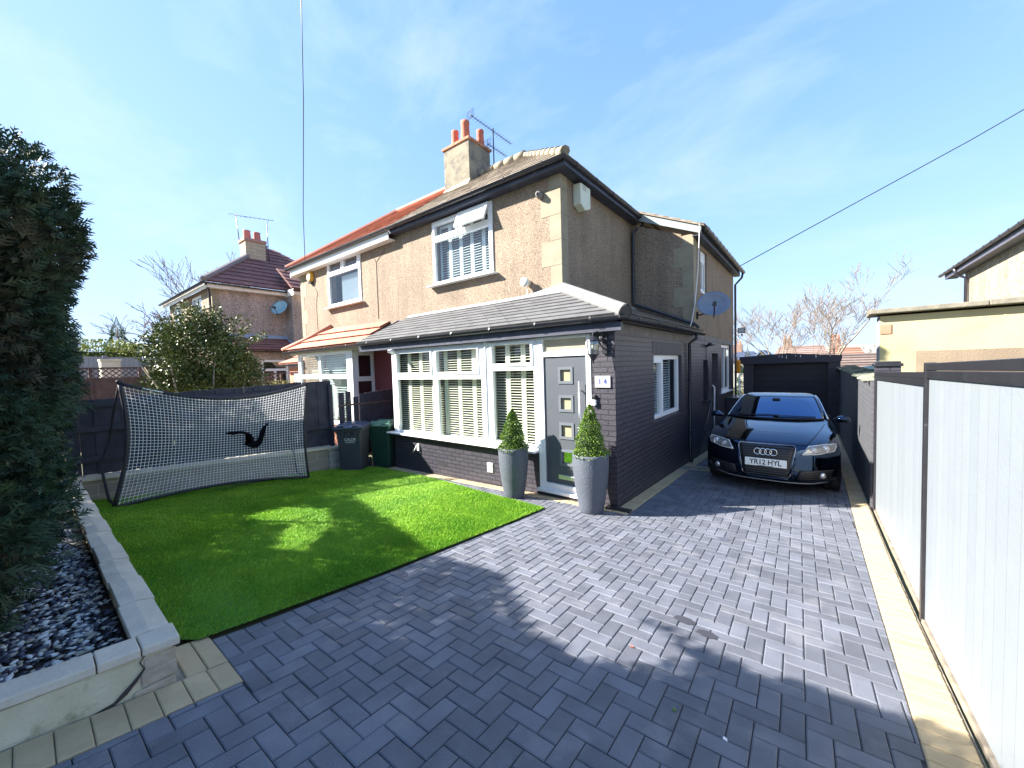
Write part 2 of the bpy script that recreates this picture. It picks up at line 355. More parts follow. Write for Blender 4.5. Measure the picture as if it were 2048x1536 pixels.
def block(P, mbv, mbf, top=.0, gap=.0022, ch=.006):
    if area(P) < 0: P = P[::-1]
    if area(P) < .0012: return
    P1 = inset(P, gap); P2 = inset(P, gap+ch)
    if area(P2) < .0005: return
    tx, ty, dz = random.gauss(0, .006), random.gauss(0, .006), random.gauss(0, .0009)
    cx = sum(p[0] for p in P)/len(P); cy = sum(p[1] for p in P)/len(P)
    n = len(P); b = len(mbv)
    for Q, z in ((P1, -.03), (P1, -.0042), (P2, 0)):
        for x, y in Q: mbv.append((x, y, float(gz(x, y))+top+z+dz+(x-cx)*tx+(y-cy)*ty))
    for k in (0, 1):
        for i in range(n): j = (i+1) % n; mbf.append((b+k*n+i, b+k*n+j, b+(k+1)*n+j, b+(k+1)*n+i))
    mbf.append(tuple(b+2*n+i for i in range(n)))
TH = rad(1.6); OX, OY = -.917, 1.992-.3
def lat(a, b): return (OX+.1*(a*math.cos(TH)-b*math.sin(TH)), OY+.1*(a*math.sin(TH)+b*math.cos(TH)))
def inreg(p): return any(r[0] <= p[0] <= r[1] and r[2] <= p[1] <= r[3] for r in REG)
for j in range(-80, 90):
    for i in range(-150, 150):
        x, y = i+2*j, -i+2*j
        c = lat(x, y)
        if not (-8.6 < c[0] < .8 and -1.7 < c[1] < 16.4): continue
        for R_ in ([(x,y),(x+1,y),(x+1,y+2),(x,y+2)], [(x+1,y+1),(x+3,y+1),(x+3,y+2),(x+1,y+2)]):
            P = [lat(*p) for p in R_]
            if all(inreg(p) for p in P): block(P, bmv, bmf)
            elif any(inreg(p) for p in P):
                for r in REG:
                    Q = clip(P, r)
                    if len(Q) >= 3: block(Q, bmv, bmf)
me = bpy.data.meshes.new('driveway'); me.from_pydata(bmv, [], bmf); me.materials.append(MT['block'])
drive = bpy.data.objects.new('driveway', me); COL.objects.link(drive); tag(drive, kind='structure'); boxuv(me)
# cream edging rows
def edging(name, cells, label=None):
    v, f = [], []
    for P in cells: block(P, v, f, top=.004)
    me = bpy.data.meshes.new(name); me.from_pydata(v, [], f); me.materials.append(MT['creamblock'])
    o = bpy.data.objects.new(name, me); COL.objects.link(o); tag(o, kind='structure'); boxuv(me); return o
def row(x0, x1, y0, y1, n, axis):
    out = []
    for k in range(n):
        if axis == 'y': a, b = y0+(y1-y0)*k/n, y0+(y1-y0)*(k+1)/n; out.append([(x0,a),(x1,a),(x1,b),(x0,b)])
        else: a, b = x0+(x1-x0)*k/n, x0+(x1-x0)*(k+1)/n; out.append([(a,y0),(b,y0),(b,y1),(a,y1)])
    return out
edging('edging_strip', row(.38, .57, -1.0, 16, 168, 'y'))
edging('edging_strip', row(-2.18, -1.98, 5.12, 8.1, 29, 'y')+row(-2.18, -1.98, 8.5, 14.6, 58, 'y')+row(-1.98, -1.72, 8.15, 8.28, 2, 'x')+row(-1.98, -1.72, 8.42, 8.55, 2, 'x')+row(-1.72, -1.62, 8.15, 8.55, 3, 'y'))
edging('edging_strip', row(-7.4, -1.98, 4.90, 5.085, 52, 'x'))
edging('edging_strip', row(-2.665, -2.42, -1.2, .45, 15, 'y')+row(-2.665, -2.42, .45, .66, 2, 'y')+row(-3.05, -2.665, .47, .66, 2, 'y'))
eb = MB()
for (a, b, c, d) in [(.38,.58,-1,16), (-2.19,-1.6,5.1,14.6), (-7.4,-1.98,4.9,5.1), (-3.05,-2.42,-1.2,.66)]:
    ys = np.unique(np.concatenate([[c, d], np.arange(c, d, .8)]))
    for y0, y1 in zip(ys[:-1], ys[1:]): eb.add([(a,y0,gz(a,y0)-.007),(b,y0,gz(b,y0)-.007),(b,y1,gz(b,y1)-.007),(a,y1,gz(a,y1)-.007)], [(0,1,2,3)])
tag(eb.build('edging_bed', mat('sandy_joint', (.25,.22,.17), .95, .3, 20)), kind='structure')
# ---- lawn
LP = [(-3.02,.60),(-2.99,4.47),(-4.2,4.58),(-5.58,4.76),(-7.6,4.80),(-8.2,4.45),(-8.2,.42),(-3.2,.445)]
def inpoly(x, y, P):
    r = np.zeros(np.shape(x), bool); n = len(P)
    for i in range(n):
        x1, y1 = P[i]; x2, y2 = P[(i+1) % n]
        c = ((y1 > y) != (y2 > y)) & (x < (x2-x1)*(y-y1)/((y2-y1) if y2 != y1 else 1e-9)+x1); r ^= c
    return r
lb = MB(); xs = np.arange(-8.2, -2.9, .1); ys = np.arange(.4, 4.9, .1)
n = len(LP)
lv = [(x, y, float(gz(x, y))+.014) for x, y in LP]
bm = bmesh.new(); vs = [bm.verts.new(v) for v in lv]; bm.faces.new(vs); bmesh.ops.triangulate(bm, faces=bm.faces)
bmesh.ops.subdivide_edges(bm, edges=bm.edges, cuts=5, use_grid_fill=True)
for v in bm.verts: v.co.z = float(gz(v.co.x, v.co.y))+.014
me = bpy.data.meshes.new('lawn_base'); bm.to_mesh(me); bm.free(); me.materials.append(MT['lawnbase'])
o = bpy.data.objects.new('lawn_base', me); COL.objects.link(o); tag(o, kind='structure')
def blades(n, P):
    x = RNG.uniform(-8.2, -2.95, n*2); y = RNG.uniform(.4, 4.85, n*2)
    # denser close to the camera
    d = np.hypot(x, y); k = inpoly(x, y, P) & (RNG.random(n*2) < np.clip(4.2/d, .35, 1)); x, y, d = x[k], y[k], d[k]
    N_ = len(x); wav = .5+.5*np.sin(x*2.1+np.sin(y*1.7)*2)*np.sin(y*2.9+x)
    h = RNG.uniform(.017, .030, N_)*(.85+.3*wav); a = RNG.uniform(0, 2*np.pi, N_); w = .0016*np.clip(d/2.6, 1, 3.2)
    la = 1.1*np.sin(x*1.3+y*.7)+RNG.normal(0, .9, N_); le = RNG.uniform(.3, 1.0, N_)*h
    z = gz(x, y)+.014
    dx, dy = np.cos(a)*w, np.sin(a)*w; tx, ty = np.cos(la)*le, np.sin(la)*le
    p0 = np.stack([x-dx, y-dy, z], -1); p1 = np.stack([x+dx, y+dy, z], -1); p2 = np.stack([x+tx, y+ty, z+h], -1)
    V = np.stack([p0, p1, p2], 1).reshape(-1, 3); return V, np.arange(3*N_).reshape(-1, 3)
V, F = blades(330000, LP)
lawn = npmesh('lawn', V, F, MT['lawn']); tag(lawn, 'bright green artificial turf covering the front garden beside the herringbone driveway', 'artificial grass', kind='stuff')
# ---- raised bed walls
def run(mb, pts, w, zt, h, m=0, peak=0):   # pts: two plan points (left,right sides computed), zt: top heights
    (x0, y0), (x1, y1) = pts; d = Vector((x1-x0, y1-y0)); d.normalize(); n = Vector((-d.y, d.x))*w/2
    a = [(x0-n.x, y0-n.y), (x1-n.x, y1-n.y), (x1+n.x, y1+n.y), (x0+n.x, y0+n.y)]
    z0, z1 = zt
    mb.hexa([(a[0][0],a[0][1],z0-h),(a[1][0],a[1][1],z1-h),(a[2][0],a[2][1],z1-h),(a[3][0],a[3][1],z0-h),(a[0][0],a[0][1],z0),(a[1][0],a[1][1],z1),(a[2][0],a[2][1],z1),(a[3][0],a[3][1],z0)], m)
bw = thing('garden_wall', (-2.75, .37, .35), 'low L-shaped rendered stone wall with cream coping around the pebble bed, cracked at its corner', 'low wall')
w_ = MB(); run(w_, ((-2.745, -1.2), (-2.745, .43)), .12, (.70, .575), .62); run(w_, ((-2.805, .372), (-8.25, .372)), .11, (.575, .50), .5)
w_.build('wall', MT['yellowstone'], bw)
segs = [(-1.2, -.75), (-.745, -.32), (-.315, .15), (.155, .305)]
for i, (a, b) in enumerate(segs):
    c = MB(); za = .645-.09*(a+.15)+.03; zb = .645-.09*(b+.15)+.03; run(c, ((-2.745, a), (-2.745, b)), .155, (za, zb), .045); c.build('coping_stone', MT['coping'], bw, bevel=.006)
c = MB(); za = .645-.09*(.31+.15)+.03; c.hexa([(-2.822,.31,za-.045),(-2.665,.31,za-.045),(-2.655,.455,za-.055),(-2.822,.455,za-.05),(-2.822,.31,za),(-2.665,.31,za),(-2.655,.455,za-.008),(-2.822,.455,za)]); c.build('coping_stone', MT['coping'], bw, bevel=.008)
x = -2.83; k = 0
while x > -8.2:
    x2 = max(x-.46, -8.25); z = .634+.008*(x+2.8)+(.003 if k % 2 else 0); dy = .004 if k % 2 else -.004
    c = MB(); xa, xb = x, x2+.006
    for s in (-1, 1):   # saddle-back: two slopes meeting at a ridge
        pass
    y0, ym, y1 = .295+dy, .368+dy, .452+dy
    c.prism([(xa,y0,z-.048),(xa,y1,z-.062),(xa,y1,z-.022),(xa,ym,z),(xa,y0,z-.002)], (xb-xa, 0, -.004)); c.build('coping_stone', MT['coping'], bw, bevel=.004)
    x = x2; k += 1
cr_ = MB()   # crack and broken render at the corner
zc = .53
pts = [(-2.682,.33,.60),(-2.678,.30,.56),(-2.680,.315,.52),(-2.676,.28,.48),(-2.680,.24,.44),(-2.678,.2,.415),(-2.680,.12,.41)]
cr_.tube(pts, [.002,.003,.004,.008,.011,.007,.002], 6); cr_.build('crack', mat('crack_shadow', (.05,.04,.035), .95), bw)
cb = MB()
for (y0, y1, z0, z1, dx) in [(.27,.43,.36,.42,.012),(.30,.44,.425,.50,.008),(.315,.44,.505,.565,.004)]:
    cb.box((-2.69, y0, z0), (-2.683+dx, y1, z1))
cb.build('exposed_stone', mat('rough_stone', (.42,.35,.26), .95, .2, 12, .9, 40, dirt=((.25,.12,.05), 9, .6, .8)), bw, bevel=.006)
# soil + pebbles
bedz = lambda x, y: .50-.085*(y+.15)+.008*(x+2.8)
xs = np.linspace(-8.3, -2.8, 12); ys = np.linspace(-1.25, .32, 6); X, Y = np.meshgrid(xs, ys)
V = np.stack([X, Y, bedz(X, Y)-.012], -1).reshape(-1, 3); F = [(j*12+i, j*12+i+1, (j+1)*12+i+1, (j+1)*12+i) for j in range(5) for i in range(11)]
tag(npmesh('soil', V, F, mat('soil', (.035,.025,.02), .95, .3, 20)), kind='structure')
def pebbles(name, n, x0, x1, y0, y1, s0, s1, m, flat, zf, label, cat):
    t = (1+5**.5)/2
    I = np.array([(-1,t,0),(1,t,0),(-1,-t,0),(1,-t,0),(0,-1,t),(0,1,t),(0,-1,-t),(0,1,-t),(t,0,-1),(t,0,1),(-t,0,-1),(-t,0,1)])/1.9
    FI = np.array([(0,11,5),(0,5,1),(0,1,7),(0,7,10),(0,10,11),(1,5,9),(5,11,4),(11,10,2),(10,7,6),(7,1,8),(3,9,4),(3,4,2),(3,2,6),(3,6,8),(3,8,9),(4,9,5),(2,4,11),(6,2,10),(8,6,7),(9,8,1)])
    x = x0+(x1-x0)*RNG.random(n)**.8; y = RNG.uniform(y0, y1, n); s = RNG.uniform(s0, s1, n)
    P = I[None]*RNG.uniform(.75, 1.25, (n, 12, 3)); P *= s[:, None, None]*np.stack([RNG.uniform(.8, 1.6, n), RNG.uniform(.6, 1, n), RNG.uniform(flat*.7, flat*1.3, n)], -1)[:, None]
    a = RNG.uniform(0, 6.28, n); b = RNG.normal(0, .25, n)
    ca, sa = np.cos(a)[:, None], np.sin(a)[:, None]; cb_, sb = np.cos(b)[:, None], np.sin(b)[:, None]
    X, Y, Z = P[..., 0], P[..., 1], P[..., 2]; X, Z = X*cb_+Z*sb, -X*sb+Z*cb_; X, Y = X*ca-Y*sa, X*sa+Y*ca
    V = np.stack([X+x[:, None], Y+y[:, None], Z+(zf(x, y)+s*flat*.4+RNG.uniform(0, .006, n))[:, None]], -1).reshape(-1, 3)
    F = (FI[None]+12*np.arange(n)[:, None, None]).reshape(-1, 3)
    return tag(npmesh(name, V, F, m, smooth=False), label, cat, kind='stuff')
def pebmat():
    m = mat('pebble_mix', (.3,.3,.3), .55); t = m.node_tree; b = t.nodes['Principled BSDF']; g = t.nodes.new('ShaderNodeNewGeometry'); r = t.nodes.new('ShaderNodeValToRGB'); r.color_ramp.interpolation = 'CONSTANT'
    cs = [(0, (.03,.03,.045)), (.30, (.07,.08,.12)), (.48, (.14,.15,.19)), (.60, (.42,.38,.30)), (.72, (.62,.60,.55)), (.86, (.78,.76,.72))]
    r.color_ramp.elements[0].color = (*cs[0][1], 1); r.color_ramp.elements[1].position = cs[1][0]; r.color_ramp.elements[1].color = (*cs[1][1], 1)
    for p, c in cs[2:]: e = r.color_ramp.elements.new(p); e.color = (*c, 1)
    t.links.new(g.outputs['Random Per Island'], r.inputs[0]); t.links.new(r.outputs[0], b.inputs['Base Color']); return m
pm = pebmat()
pebbles('pebbles', 9000, -2.83, -6.5, -1.0, .295, .010, .025, pm, .40, bedz, 'white and slate pebbles mulching the raised bed under the tall conifer hedge', 'pebbles')
# ---- foliage helpers
BLOB = [(-5.6,1.77),(-5.66,2.18),(-5.5,2.42),(-4.95,2.52),(-4.45,2.28),(-4.1,1.9),(-3.82,1.6),(-4.3,1.5),(-5.2,1.52)]
BLOB = [(-5.75,1.7),(-6.0,2.05),(-5.75,2.45),(-5.1,2.5),(-4.5,2.2),(-3.95,1.66),(-4.2,1.5),(-4.6,1.62),(-4.95,1.9),(-5.2,1.7)]
LIT = [(-6.6,4.0),(-5.78,3.12),(-3.01,2.42),(-2.17,2.5),(-1.73,2.14),(-1.48,1.97),(-1.13,1.91),(-.86,1.72),(-.61,1.86),(-.21,1.82),(.05,1.95),(-.05,2.15),(-.31,2.23),(-.76,2.49),(-1.06,2.57),(-.9,2.62),(-.36,2.67),(.15,2.71),(.48,2.8),(4,3.3),(8,60),(-40,60),(-40,12)]
def footprint(P):      # where the sun ray through P meets the ground
    t = (P[:, 2]-.18)/SUNDIR.z
    for _ in range(3):
        x = P[:, 0]-SUNDIR.x*t; y = P[:, 1]-SUNDIR.y*t; t = (P[:, 2]-gz(x, y))/SUNDIR.z
    return P[:, 0]-SUNDIR.x*t, P[:, 1]-SUNDIR.y*t
def sprays(P, D, s, nb=4, w=.11, droop=.15):   # flat conifer sprays: axis with side shoots
    n = len(P); U = RNG.normal(0, 1, (n, 3)); S_ = np.cross(D, U); S_ /= np.linalg.norm(S_, axis=1)[:, None]+1e-9
    Q = []; L_ = s[:, None]
    def strip(a, b, wd, side): Q.append(np.stack([a-side*wd, a+side*wd, b+side*wd*.3, b-side*wd*.3], 1))
    strip(P, P+D*L_, (L_*w*.6), S_)
    for k in range(nb):
        f = .15+.75*k/nb; sg = 1 if k % 2 else -1
        a = P+D*L_*f; d = D*.75+S_*sg*.75; b = a+d*L_*(.55-.3*f); b[:, 2] -= (s*droop*f)
        nrm = np.cross(D, S_); sd = np.cross(d, nrm); sd /= np.linalg.norm(sd, axis=1)[:, None]+1e-9
        strip(a, b, L_*w, sd)
    V = np.stack(Q, 1).reshape(-1, 3); return V, np.arange(len(V)).reshape(-1, 4)
def lobes(n, LB, shell=.35, p=2.6):
    vol = np.array([r[0]*r[1]+r[1]*r[2]+r[0]*r[2] for c, r in LB]); cnt = (n*vol/vol.sum()).astype(int); Ps, Ns = [], []
    for (c, r), k in zip(LB, cnt):
        d = RNG.normal(0, 1, (k, 3)); d /= (np.abs(d)**p).sum(1)[:, None]**(1/p)
        q = 1-RNG.random(k)**1.5*shell; P = np.array(c)+d*np.array(r)*q[:, None]
        Nn = d/np.array(r); Nn /= np.linalg.norm(Nn, axis=1)[:, None]; Ps.append(P); Ns.append(Nn)
    P = np.concatenate(Ps); Nn = np.concatenate(Ns); keep = np.ones(len(P), bool)
    for c, r in LB:
        e = (np.abs((P-np.array(c))/np.array(r))**p).sum(1); keep &= e > (1-shell)**p*.8
    return P[keep], Nn[keep]
def leaves(P, D, s, asp=.45, fold=0):  # one diamond leaf per point
    n = len(P); U = RNG.normal(0, 1, (n, 3)); S_ = np.cross(D, U); S_ /= np.linalg.norm(S_, axis=1)[:, None]+1e-9; L_ = s[:, None]
    V = np.stack([P, P+D*L_*.5+S_*L_*asp*.5, P+D*L_, P+D*L_*.5-S_*L_*asp*.5], 1).reshape(-1, 3); return V, np.arange(4*n).reshape(-1, 4)
def unit(a): return a/(np.linalg.norm(a, axis=1)[:, None]+1e-9)
# ---- tall conifer hedge (left)
HL = [((-3.12,-.38,2.28),(.52,.62,.76)), ((-3.65,-.45,1.45),(.60,.52,1.1)), ((-3.5,-.6,2.36),(.7,.7,.70)), ((-3.15,-1.2,2.1),(.6,.8,.80)), ((-5.1,-.45,1.95),(1.1,.66,1.65)), ((-6.6,-.45,2.0),(1.2,.72,1.75)), ((-8.2,-.5,2.2),(1.3,.80,2.0)), ((-10.2,-.5,2.4),(1.5,.85,2.3)), ((-3.85,-.42,1.08),(.80,.50,.50)), ((-4.9,-.36,1.1),(.9,.50,.50)), ((-3.6,-1.6,1.8),(1.0,.9,1.75)), ((-5.5,-1.4,1.9),(1.5,.8,1.8))]
hd = thing('conifer_hedge', (-5, -.4, .5), 'tall dark green conifer hedge with brown patches rising at the left edge beside the lawn', 'hedge')
Pa, Na = lobes(80000, HL[4:], .5)
Pb, Nb = lobes(200000, HL[:4], .42, 3.6)
near = np.concatenate([np.zeros(len(Pa), bool), np.ones(len(Pb), bool)]); P = np.concatenate([Pa, Pb]); Nn = np.concatenate([Na, Nb])
hump = (.07*np.sin(P[:, 0]*5+P[:, 2]*3)+.05*np.sin(P[:, 2]*7+P[:, 1]*4)+.025*np.sin(P[:, 2]*19+P[:, 1]*11+P[:, 0]*13)); P = P+Nn*hump[:, None]
P[:, 1] -= near*.21*np.clip((2.45-P[:, 2])/.8, 0, 1)
fx, fy = footprint(P); k = ~(inpoly(fx, fy, LIT) | inpoly(fx, fy, BLOB)) & (P[:, 2] > .55)  # foliage cut away where its shadow would cover the lit ground areas
k |= (P[:, 0] > -3.45) & (P[:, 2] > .9) & (Nn[:, 1] > -.5)
far = (P[:, 0] < -9) & (fx < -5.8); k |= far & (P[:, 2] > .5)
P, Nn, near = P[k], Nn[k], near[k]
D = unit(Nn*.9+np.array([0, 0, .30])+RNG.normal(0, .42, P.shape))
V, F = sprays(P, D, np.where(near, RNG.uniform(.03, .075, len(P)), RNG.uniform(.05, .11, len(P))), 5, .085)
npmesh('crown', V, F, MT['conifer'], hd)
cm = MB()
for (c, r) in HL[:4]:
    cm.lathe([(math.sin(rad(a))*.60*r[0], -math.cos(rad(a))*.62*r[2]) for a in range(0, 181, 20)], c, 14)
part_ = cm.build('shade_core', MT['hedgecore'], hd)  # added dark cores that block light and darken the hedge interior
tk = MB()
for (x, y, h) in [(-3.6,-.6,2.6),(-4.6,-.5,2.6),(-5.6,-.5,2.8),(-6.8,-.5,3.0),(-8.3,-.5,3.6),(-9.9,-.5,4.0)]:
    tk.tube([(x, y, .45), (x+.05, y, 1.2), (x-.03, y+.04, h*.7), (x, y, h)], [.07, .06, .04, .01], 8)
    for q in range(26):
        z = .8+(h-.9)*random.random(); a = random.uniform(0, 6.28); l = random.uniform(.25, .55)
        tk.tube([(x, y, z), (x+math.cos(a)*l, y+math.sin(a)*l*.8, z+.15)], [.014, .004], 4)
tk.build('trunk', MT['bark'], hd, recalc=False)
# ================================================================ BUILDING HELPERS
def P3(axis, c, a, z): return (a, c, z) if axis == 'y' else (c, a, z)
def wall(mb, axis, c0, c1, a0, a1, z0, z1, holes=(), m=0):
    A = sorted({a0, a1, *[h[0] for h in holes], *[h[1] for h in holes]}); A = [a for a in A if a0 <= a <= a1]
    Z = sorted({z0, z1, *[h[2] for h in holes], *[h[3] for h in holes]}); Z = [z for z in Z if z0 <= z <= z1]
    def solid(i, j):
        if not (0 <= i < len(A)-1 and 0 <= j < len(Z)-1): return False
        a = (A[i]+A[i+1])/2; z = (Z[j]+Z[j+1])/2
        return not any(h[0] < a < h[1] and h[2] < z < h[3] for h in holes)
    q = lambda *p: mb.add([P3(axis, *t) for t in p], [(0,1,2,3)], m)
    for i in range(len(A)-1):
        for j in range(len(Z)-1):
            if not solid(i, j): continue
            x0, x1, y0, y1 = A[i], A[i+1], Z[j], Z[j+1]
            q((c0,x0,y0),(c0,x1,y0),(c0,x1,y1),(c0,x0,y1)); q((c1,x0,y0),(c1,x1,y0),(c1,x1,y1),(c1,x0,y1))
            if not solid(i-1, j): q((c0,x0,y0),(c1,x0,y0),(c1,x0,y1),(c0,x0,y1))
            if not solid(i+1, j): q((c0,x1,y0),(c1,x1,y0),(c1,x1,y1),(c0,x1,y1))
            if not solid(i, j-1): q((c0,x0,y0),(c1,x0,y0),(c1,x1,y0),(c0,x1,y0))
            if not solid(i, j+1): q((c0,x0,y1),(c1,x0,y1),(c1,x1,y1),(c0,x1,y1))
    bm = bmesh.new()
def weld(o):
    bm = bmesh.new(); bm.from_mesh(o.data); bmesh.ops.remove_doubles(bm, verts=bm.verts, dist=1e-4); bmesh.ops.recalc_face_normals(bm, faces=bm.faces); bm.to_mesh(o.data); bm.free(); return o
# window: axis 'y' faces -y (out = -1) ; axis 'x' faces +x (out = +1)
def window(parent, axis, c, out, a0, a1, z0, z1, panes, sashes=(), fd=.07, glass='glass', sill=None, label=None, name='window', mats='white', bar=.0):
    mb = MB(); wall(mb, axis, c, c-out*fd, a0, a1, z0, z1, panes)
    for s in sashes:   # raised opening sash round pane s
        p = panes[s]; e = .045
        wall(mb, axis, c+out*.018, c+out*.001, p[0]-e, p[1]+e, p[2]-e, p[3]+e, [p])
    w = weld(mb.build(name, MT[mats], parent)); 
    b = w.modifiers.new('bevel', 'BEVEL'); b.width = .004; b.segments = 2; b.limit_method = 'ANGLE'; b.angle_limit = rad(50)
    if label: w['label'] = label
    def sub(n, mbx, m, bevel=0):
        q = parent; off = Vector((0,0,0))
        while q: off += q.location; q = q.parent
        o = mbx.build(n, m, None, bevel=bevel); o.parent = w
        for v in o.data.vertices: v.co -= off
        return o
    g = MB()
    for p in panes: g.add([P3(axis, c-out*.03, p[0]-.005, p[2]-.005), P3(axis, c-out*.03, p[1]+.005, p[2]-.005), P3(axis, c-out*.03, p[1]+.005, p[3]+.005), P3(axis, c-out*.03, p[0]-.005, p[3]+.005)], [(0,1,2,3)])
    sub('pane', g, MT[glass])
    if sill:
        s0, s1, zz, dep = sill; s = MB(); s.box(P3(axis, c+out*dep, s0, zz-.03), P3(axis, c-out*.02, s1, zz)); sub('sill', s, MT[mats], .004)
    return w, sub
def shutters(sub, axis, c, out, a0, a1, z0, z1, n, m, pitch=.046, tilt=.15, stile=.04, rails=(), sw=.034):
    mb = MB(); w = (a1-a0)/n
    for k in range(n):
        l, r = a0+k*w+.004, a0+(k+1)*w-.004
        for q in (l, r-stile): mb.box(P3(axis, c, q, z0), P3(axis, c-out*.025, q+stile, z1))
        for q in (z0, z1-.06, *rails): mb.box(P3(axis, c-.002*out, l+stile, q), P3(axis, c-out*.023, r-stile, q+.06))
        z = z0+.09
        while z < z1-.08:
            if not any(q-.03 < z < q+.09 for q in rails):
                dy, dz = sw/2*math.cos(tilt), sw/2*math.sin(tilt); cc = c-out*.013
                f = [P3(axis, cc+out*dy, l+stile, z-dz), P3(axis, cc+out*dy, r-stile, z-dz), P3(axis, cc-out*dy, r-stile, z+dz), P3(axis, cc-out*dy, l+stile, z+dz)]
                mb.hexa(f+[(p[0], p[1], p[2]+.007) for p in f])
            z += pitch
    return sub('shutter', mb, m)
def tiles(parent, eL, eR, tR, tL, n, m, name='roof', th=.022, over=.02, joints=0, clipL=None):
    """a roof slope laid in n overlapping courses; eL..tL are the corners"""
    eL, eR, tR, tL = map(Vector, (eL, eR, tR, tL)); mb = MB(); nr = (eR-eL).cross(tL-eL).normalized()
    if nr.z < 0: nr = -nr
    for k in range(n):
        a, b = k/n, min(1, (k+1)/n+over/max((tL-eL).length, .1))
        p0, p1, p2, p3 = eL.lerp(tL, a), eR.lerp(tR, a), eR.lerp(tR, b), eL.lerp(tL, b)
        if joints and (p1-p0).length > joints:
            L_ = (p1-p0).length; cuts = [0]; x = joints*(.5 if k % 2 else 1)
            while x < L_: cuts.append(x/L_); x += joints
            cuts.append(1)
        else: cuts = [0, 1]
        for s, e in zip(cuts[:-1], cuts[1:]):
            g = .0035/max((p1-p0).length, .1); s2 = s+(g if s > 0 else 0); e2 = e-(g if e < 1 else 0)
            j = random.gauss(0, .0014)
            q = [p0.lerp(p1, s2)+nr*(th+j), p0.lerp(p1, e2)+nr*(th+j), p3.lerp(p2, e2)+nr*.003, p3.lerp(p2, s2)+nr*.003]
            if (q[1]-q[0]).length < .01 and (q[2]-q[3]).length < .01: continue
            mb.hexa([x-nr*.016 for x in q]+q)
    under = [eL-nr*.002, eR-nr*.002, tR-nr*.002, tL-nr*.002]
    mb.hexa([x-nr*.03 for x in under]+[x-nr*.004 for x in under])
    return mb.build(name, m, parent)
def gutter(parent, path, r=.056, m='gutter', step=.9, name='gutter', ext=True, up=None):
    mb = MB(); mb.tube(path, r, 9, arc=(math.pi, 2*math.pi), cap=False, upv=(0,0,1)); mb.tube(path, r-.008, 9, arc=(math.pi, 2*math.pi), cap=False, upv=(0,0,1))
    for s in (0, -1):
        q = Vector(path[s]); d = (Vector(path[1])-Vector(path[0])) if s == 0 else (Vector(path[-1])-Vector(path[-2])); d.normalize()
        mb.tube([q-d*.004, q+d*.004], r+.002, 9, arc=(math.pi, 2*math.pi), cap=False, upv=(0,0,1))
    o = mb.build(name, MT[m], parent, recalc=False)
    off = Vector((0,0,0)); q = parent
    while q: off += q.location; q = q.parent
    for a, b in zip(path[:-1], path[1:]):
        a, b = Vector(a), Vector(b); L_ = (b-a).length; d = (b-a).normalized(); n = max(1, int(L_/step))
        for k in range(n):
            bk = MB(); p = a+d*(L_*(k+.5)/n)
            bk.tube([p-d*.013, p+d*.013], r+.006, 10, arc=(math.pi*.97, 2.03*math.pi), cap=False, upv=(0,0,1))
            s = d.cross(Vector((0,0,1))).normalized()
            for sg in (-1, 1): bk.bar(p+s*sg*(r+.004)+Vector((0,0,-.012)), p+s*sg*(r-.012)+Vector((0,0,.022)), .026, .008)
            addchild(o, off, bk, 'gutter_bracket', 'black', recalc=False)
    return o
def pipe(parent, path, r=.034, m='gutter', clips=(), name='downpipe'):
    mb = MB(); mb.tube(path, r, 10)
    for c in clips: mb.tube([Vector(c)-Vector((0,0,.02)), Vector(c)+Vector((0,0,.02))], r+.008, 10); 
    return mb.build(name, MT[m], parent)
def part(mb, name, m, parent, **k): return mb.build(name, MT[m] if isinstance(m, str) else m, parent, **k)
def addchild(par, off, mb, name, m, **k):
    o = mb.build(name, MT[m] if isinstance(m, str) else m, None, **k); o.parent = par
    for v in o.data.vertices: v.co -= Vector(off)
    return o

# ================================================================ OUR HOUSE
XP = -8.45; XC = -3.6; YF = 6.12; XE = -2.19; YE = 5.1; YJ = 9.5; YB = 14.85
HO = (-5.5, 6.5, 0)
house = thing('semi_detached_house', HO, 'pebbledashed semi with grey roof and black painted brick front extension, dark composite door numbered 14', 'house')
# upper render walls
m = MB(); wall(m, 'y', YF, YF+.25, XP, XC, -.4, 5.42, [(-7.02,-5.20,3.92,5.36), (-7.2,-3.9,-.3,2.4)]); weld(part(m, 'wall', 'render', house))
m = MB(); wall(m, 'x', XC-.002, XC-.25, YF+.252, YJ+.2, -.4, 5.42, [(6.6,9.2,-.3,2.4)]); weld(part(m, 'wall', 'render', house))
m = MB(); m.prism([(XC-.25,YJ,2.2),(XE-.25,YJ,2.2),(XE-.25,YJ,4.90),(XC-.25,YJ,5.50)], (0,.22,0)); part(m, 'wall', 'render', house)
m = MB(); wall(m, 'x', XE, XE-.25, YJ, YB, 2.53, 4.85, [(10.2,10.86,3.66,4.68)]); weld(part(m, 'wall', 'render', house))
m = MB(); wall(m, 'y', YB-.25, YB-.02, -8.45, XE-.25, -.8, 4.95, []); part(m, 'rear_wall', 'render', house)
# quoins
def quoin(parent, x, y, z0, z1, h=.45, big=.42, small=.23, sx=-1, sy=1):
    mb = MB(); z = z0; k = 0
    while z < z1-.02:
        t = min(z+h, z1); a, b = (big, small) if k % 2 else (small, big*.55)
        mb.box((x+.006*-sx, y-.006, z+.003), (x+sx*a, y+.03, t-.003)); mb.box((x+.0065*-sx, y-.0065*sy, z+.003), (x+sx*.03, y+sy*b, t-.003)); z = t; k += 1
    return part(mb, 'quoin', 'quoin', parent)
quoin(house, XC, YF, 3.36, 5.41); quoin(house, XE, YJ, 2.80, 4.86)
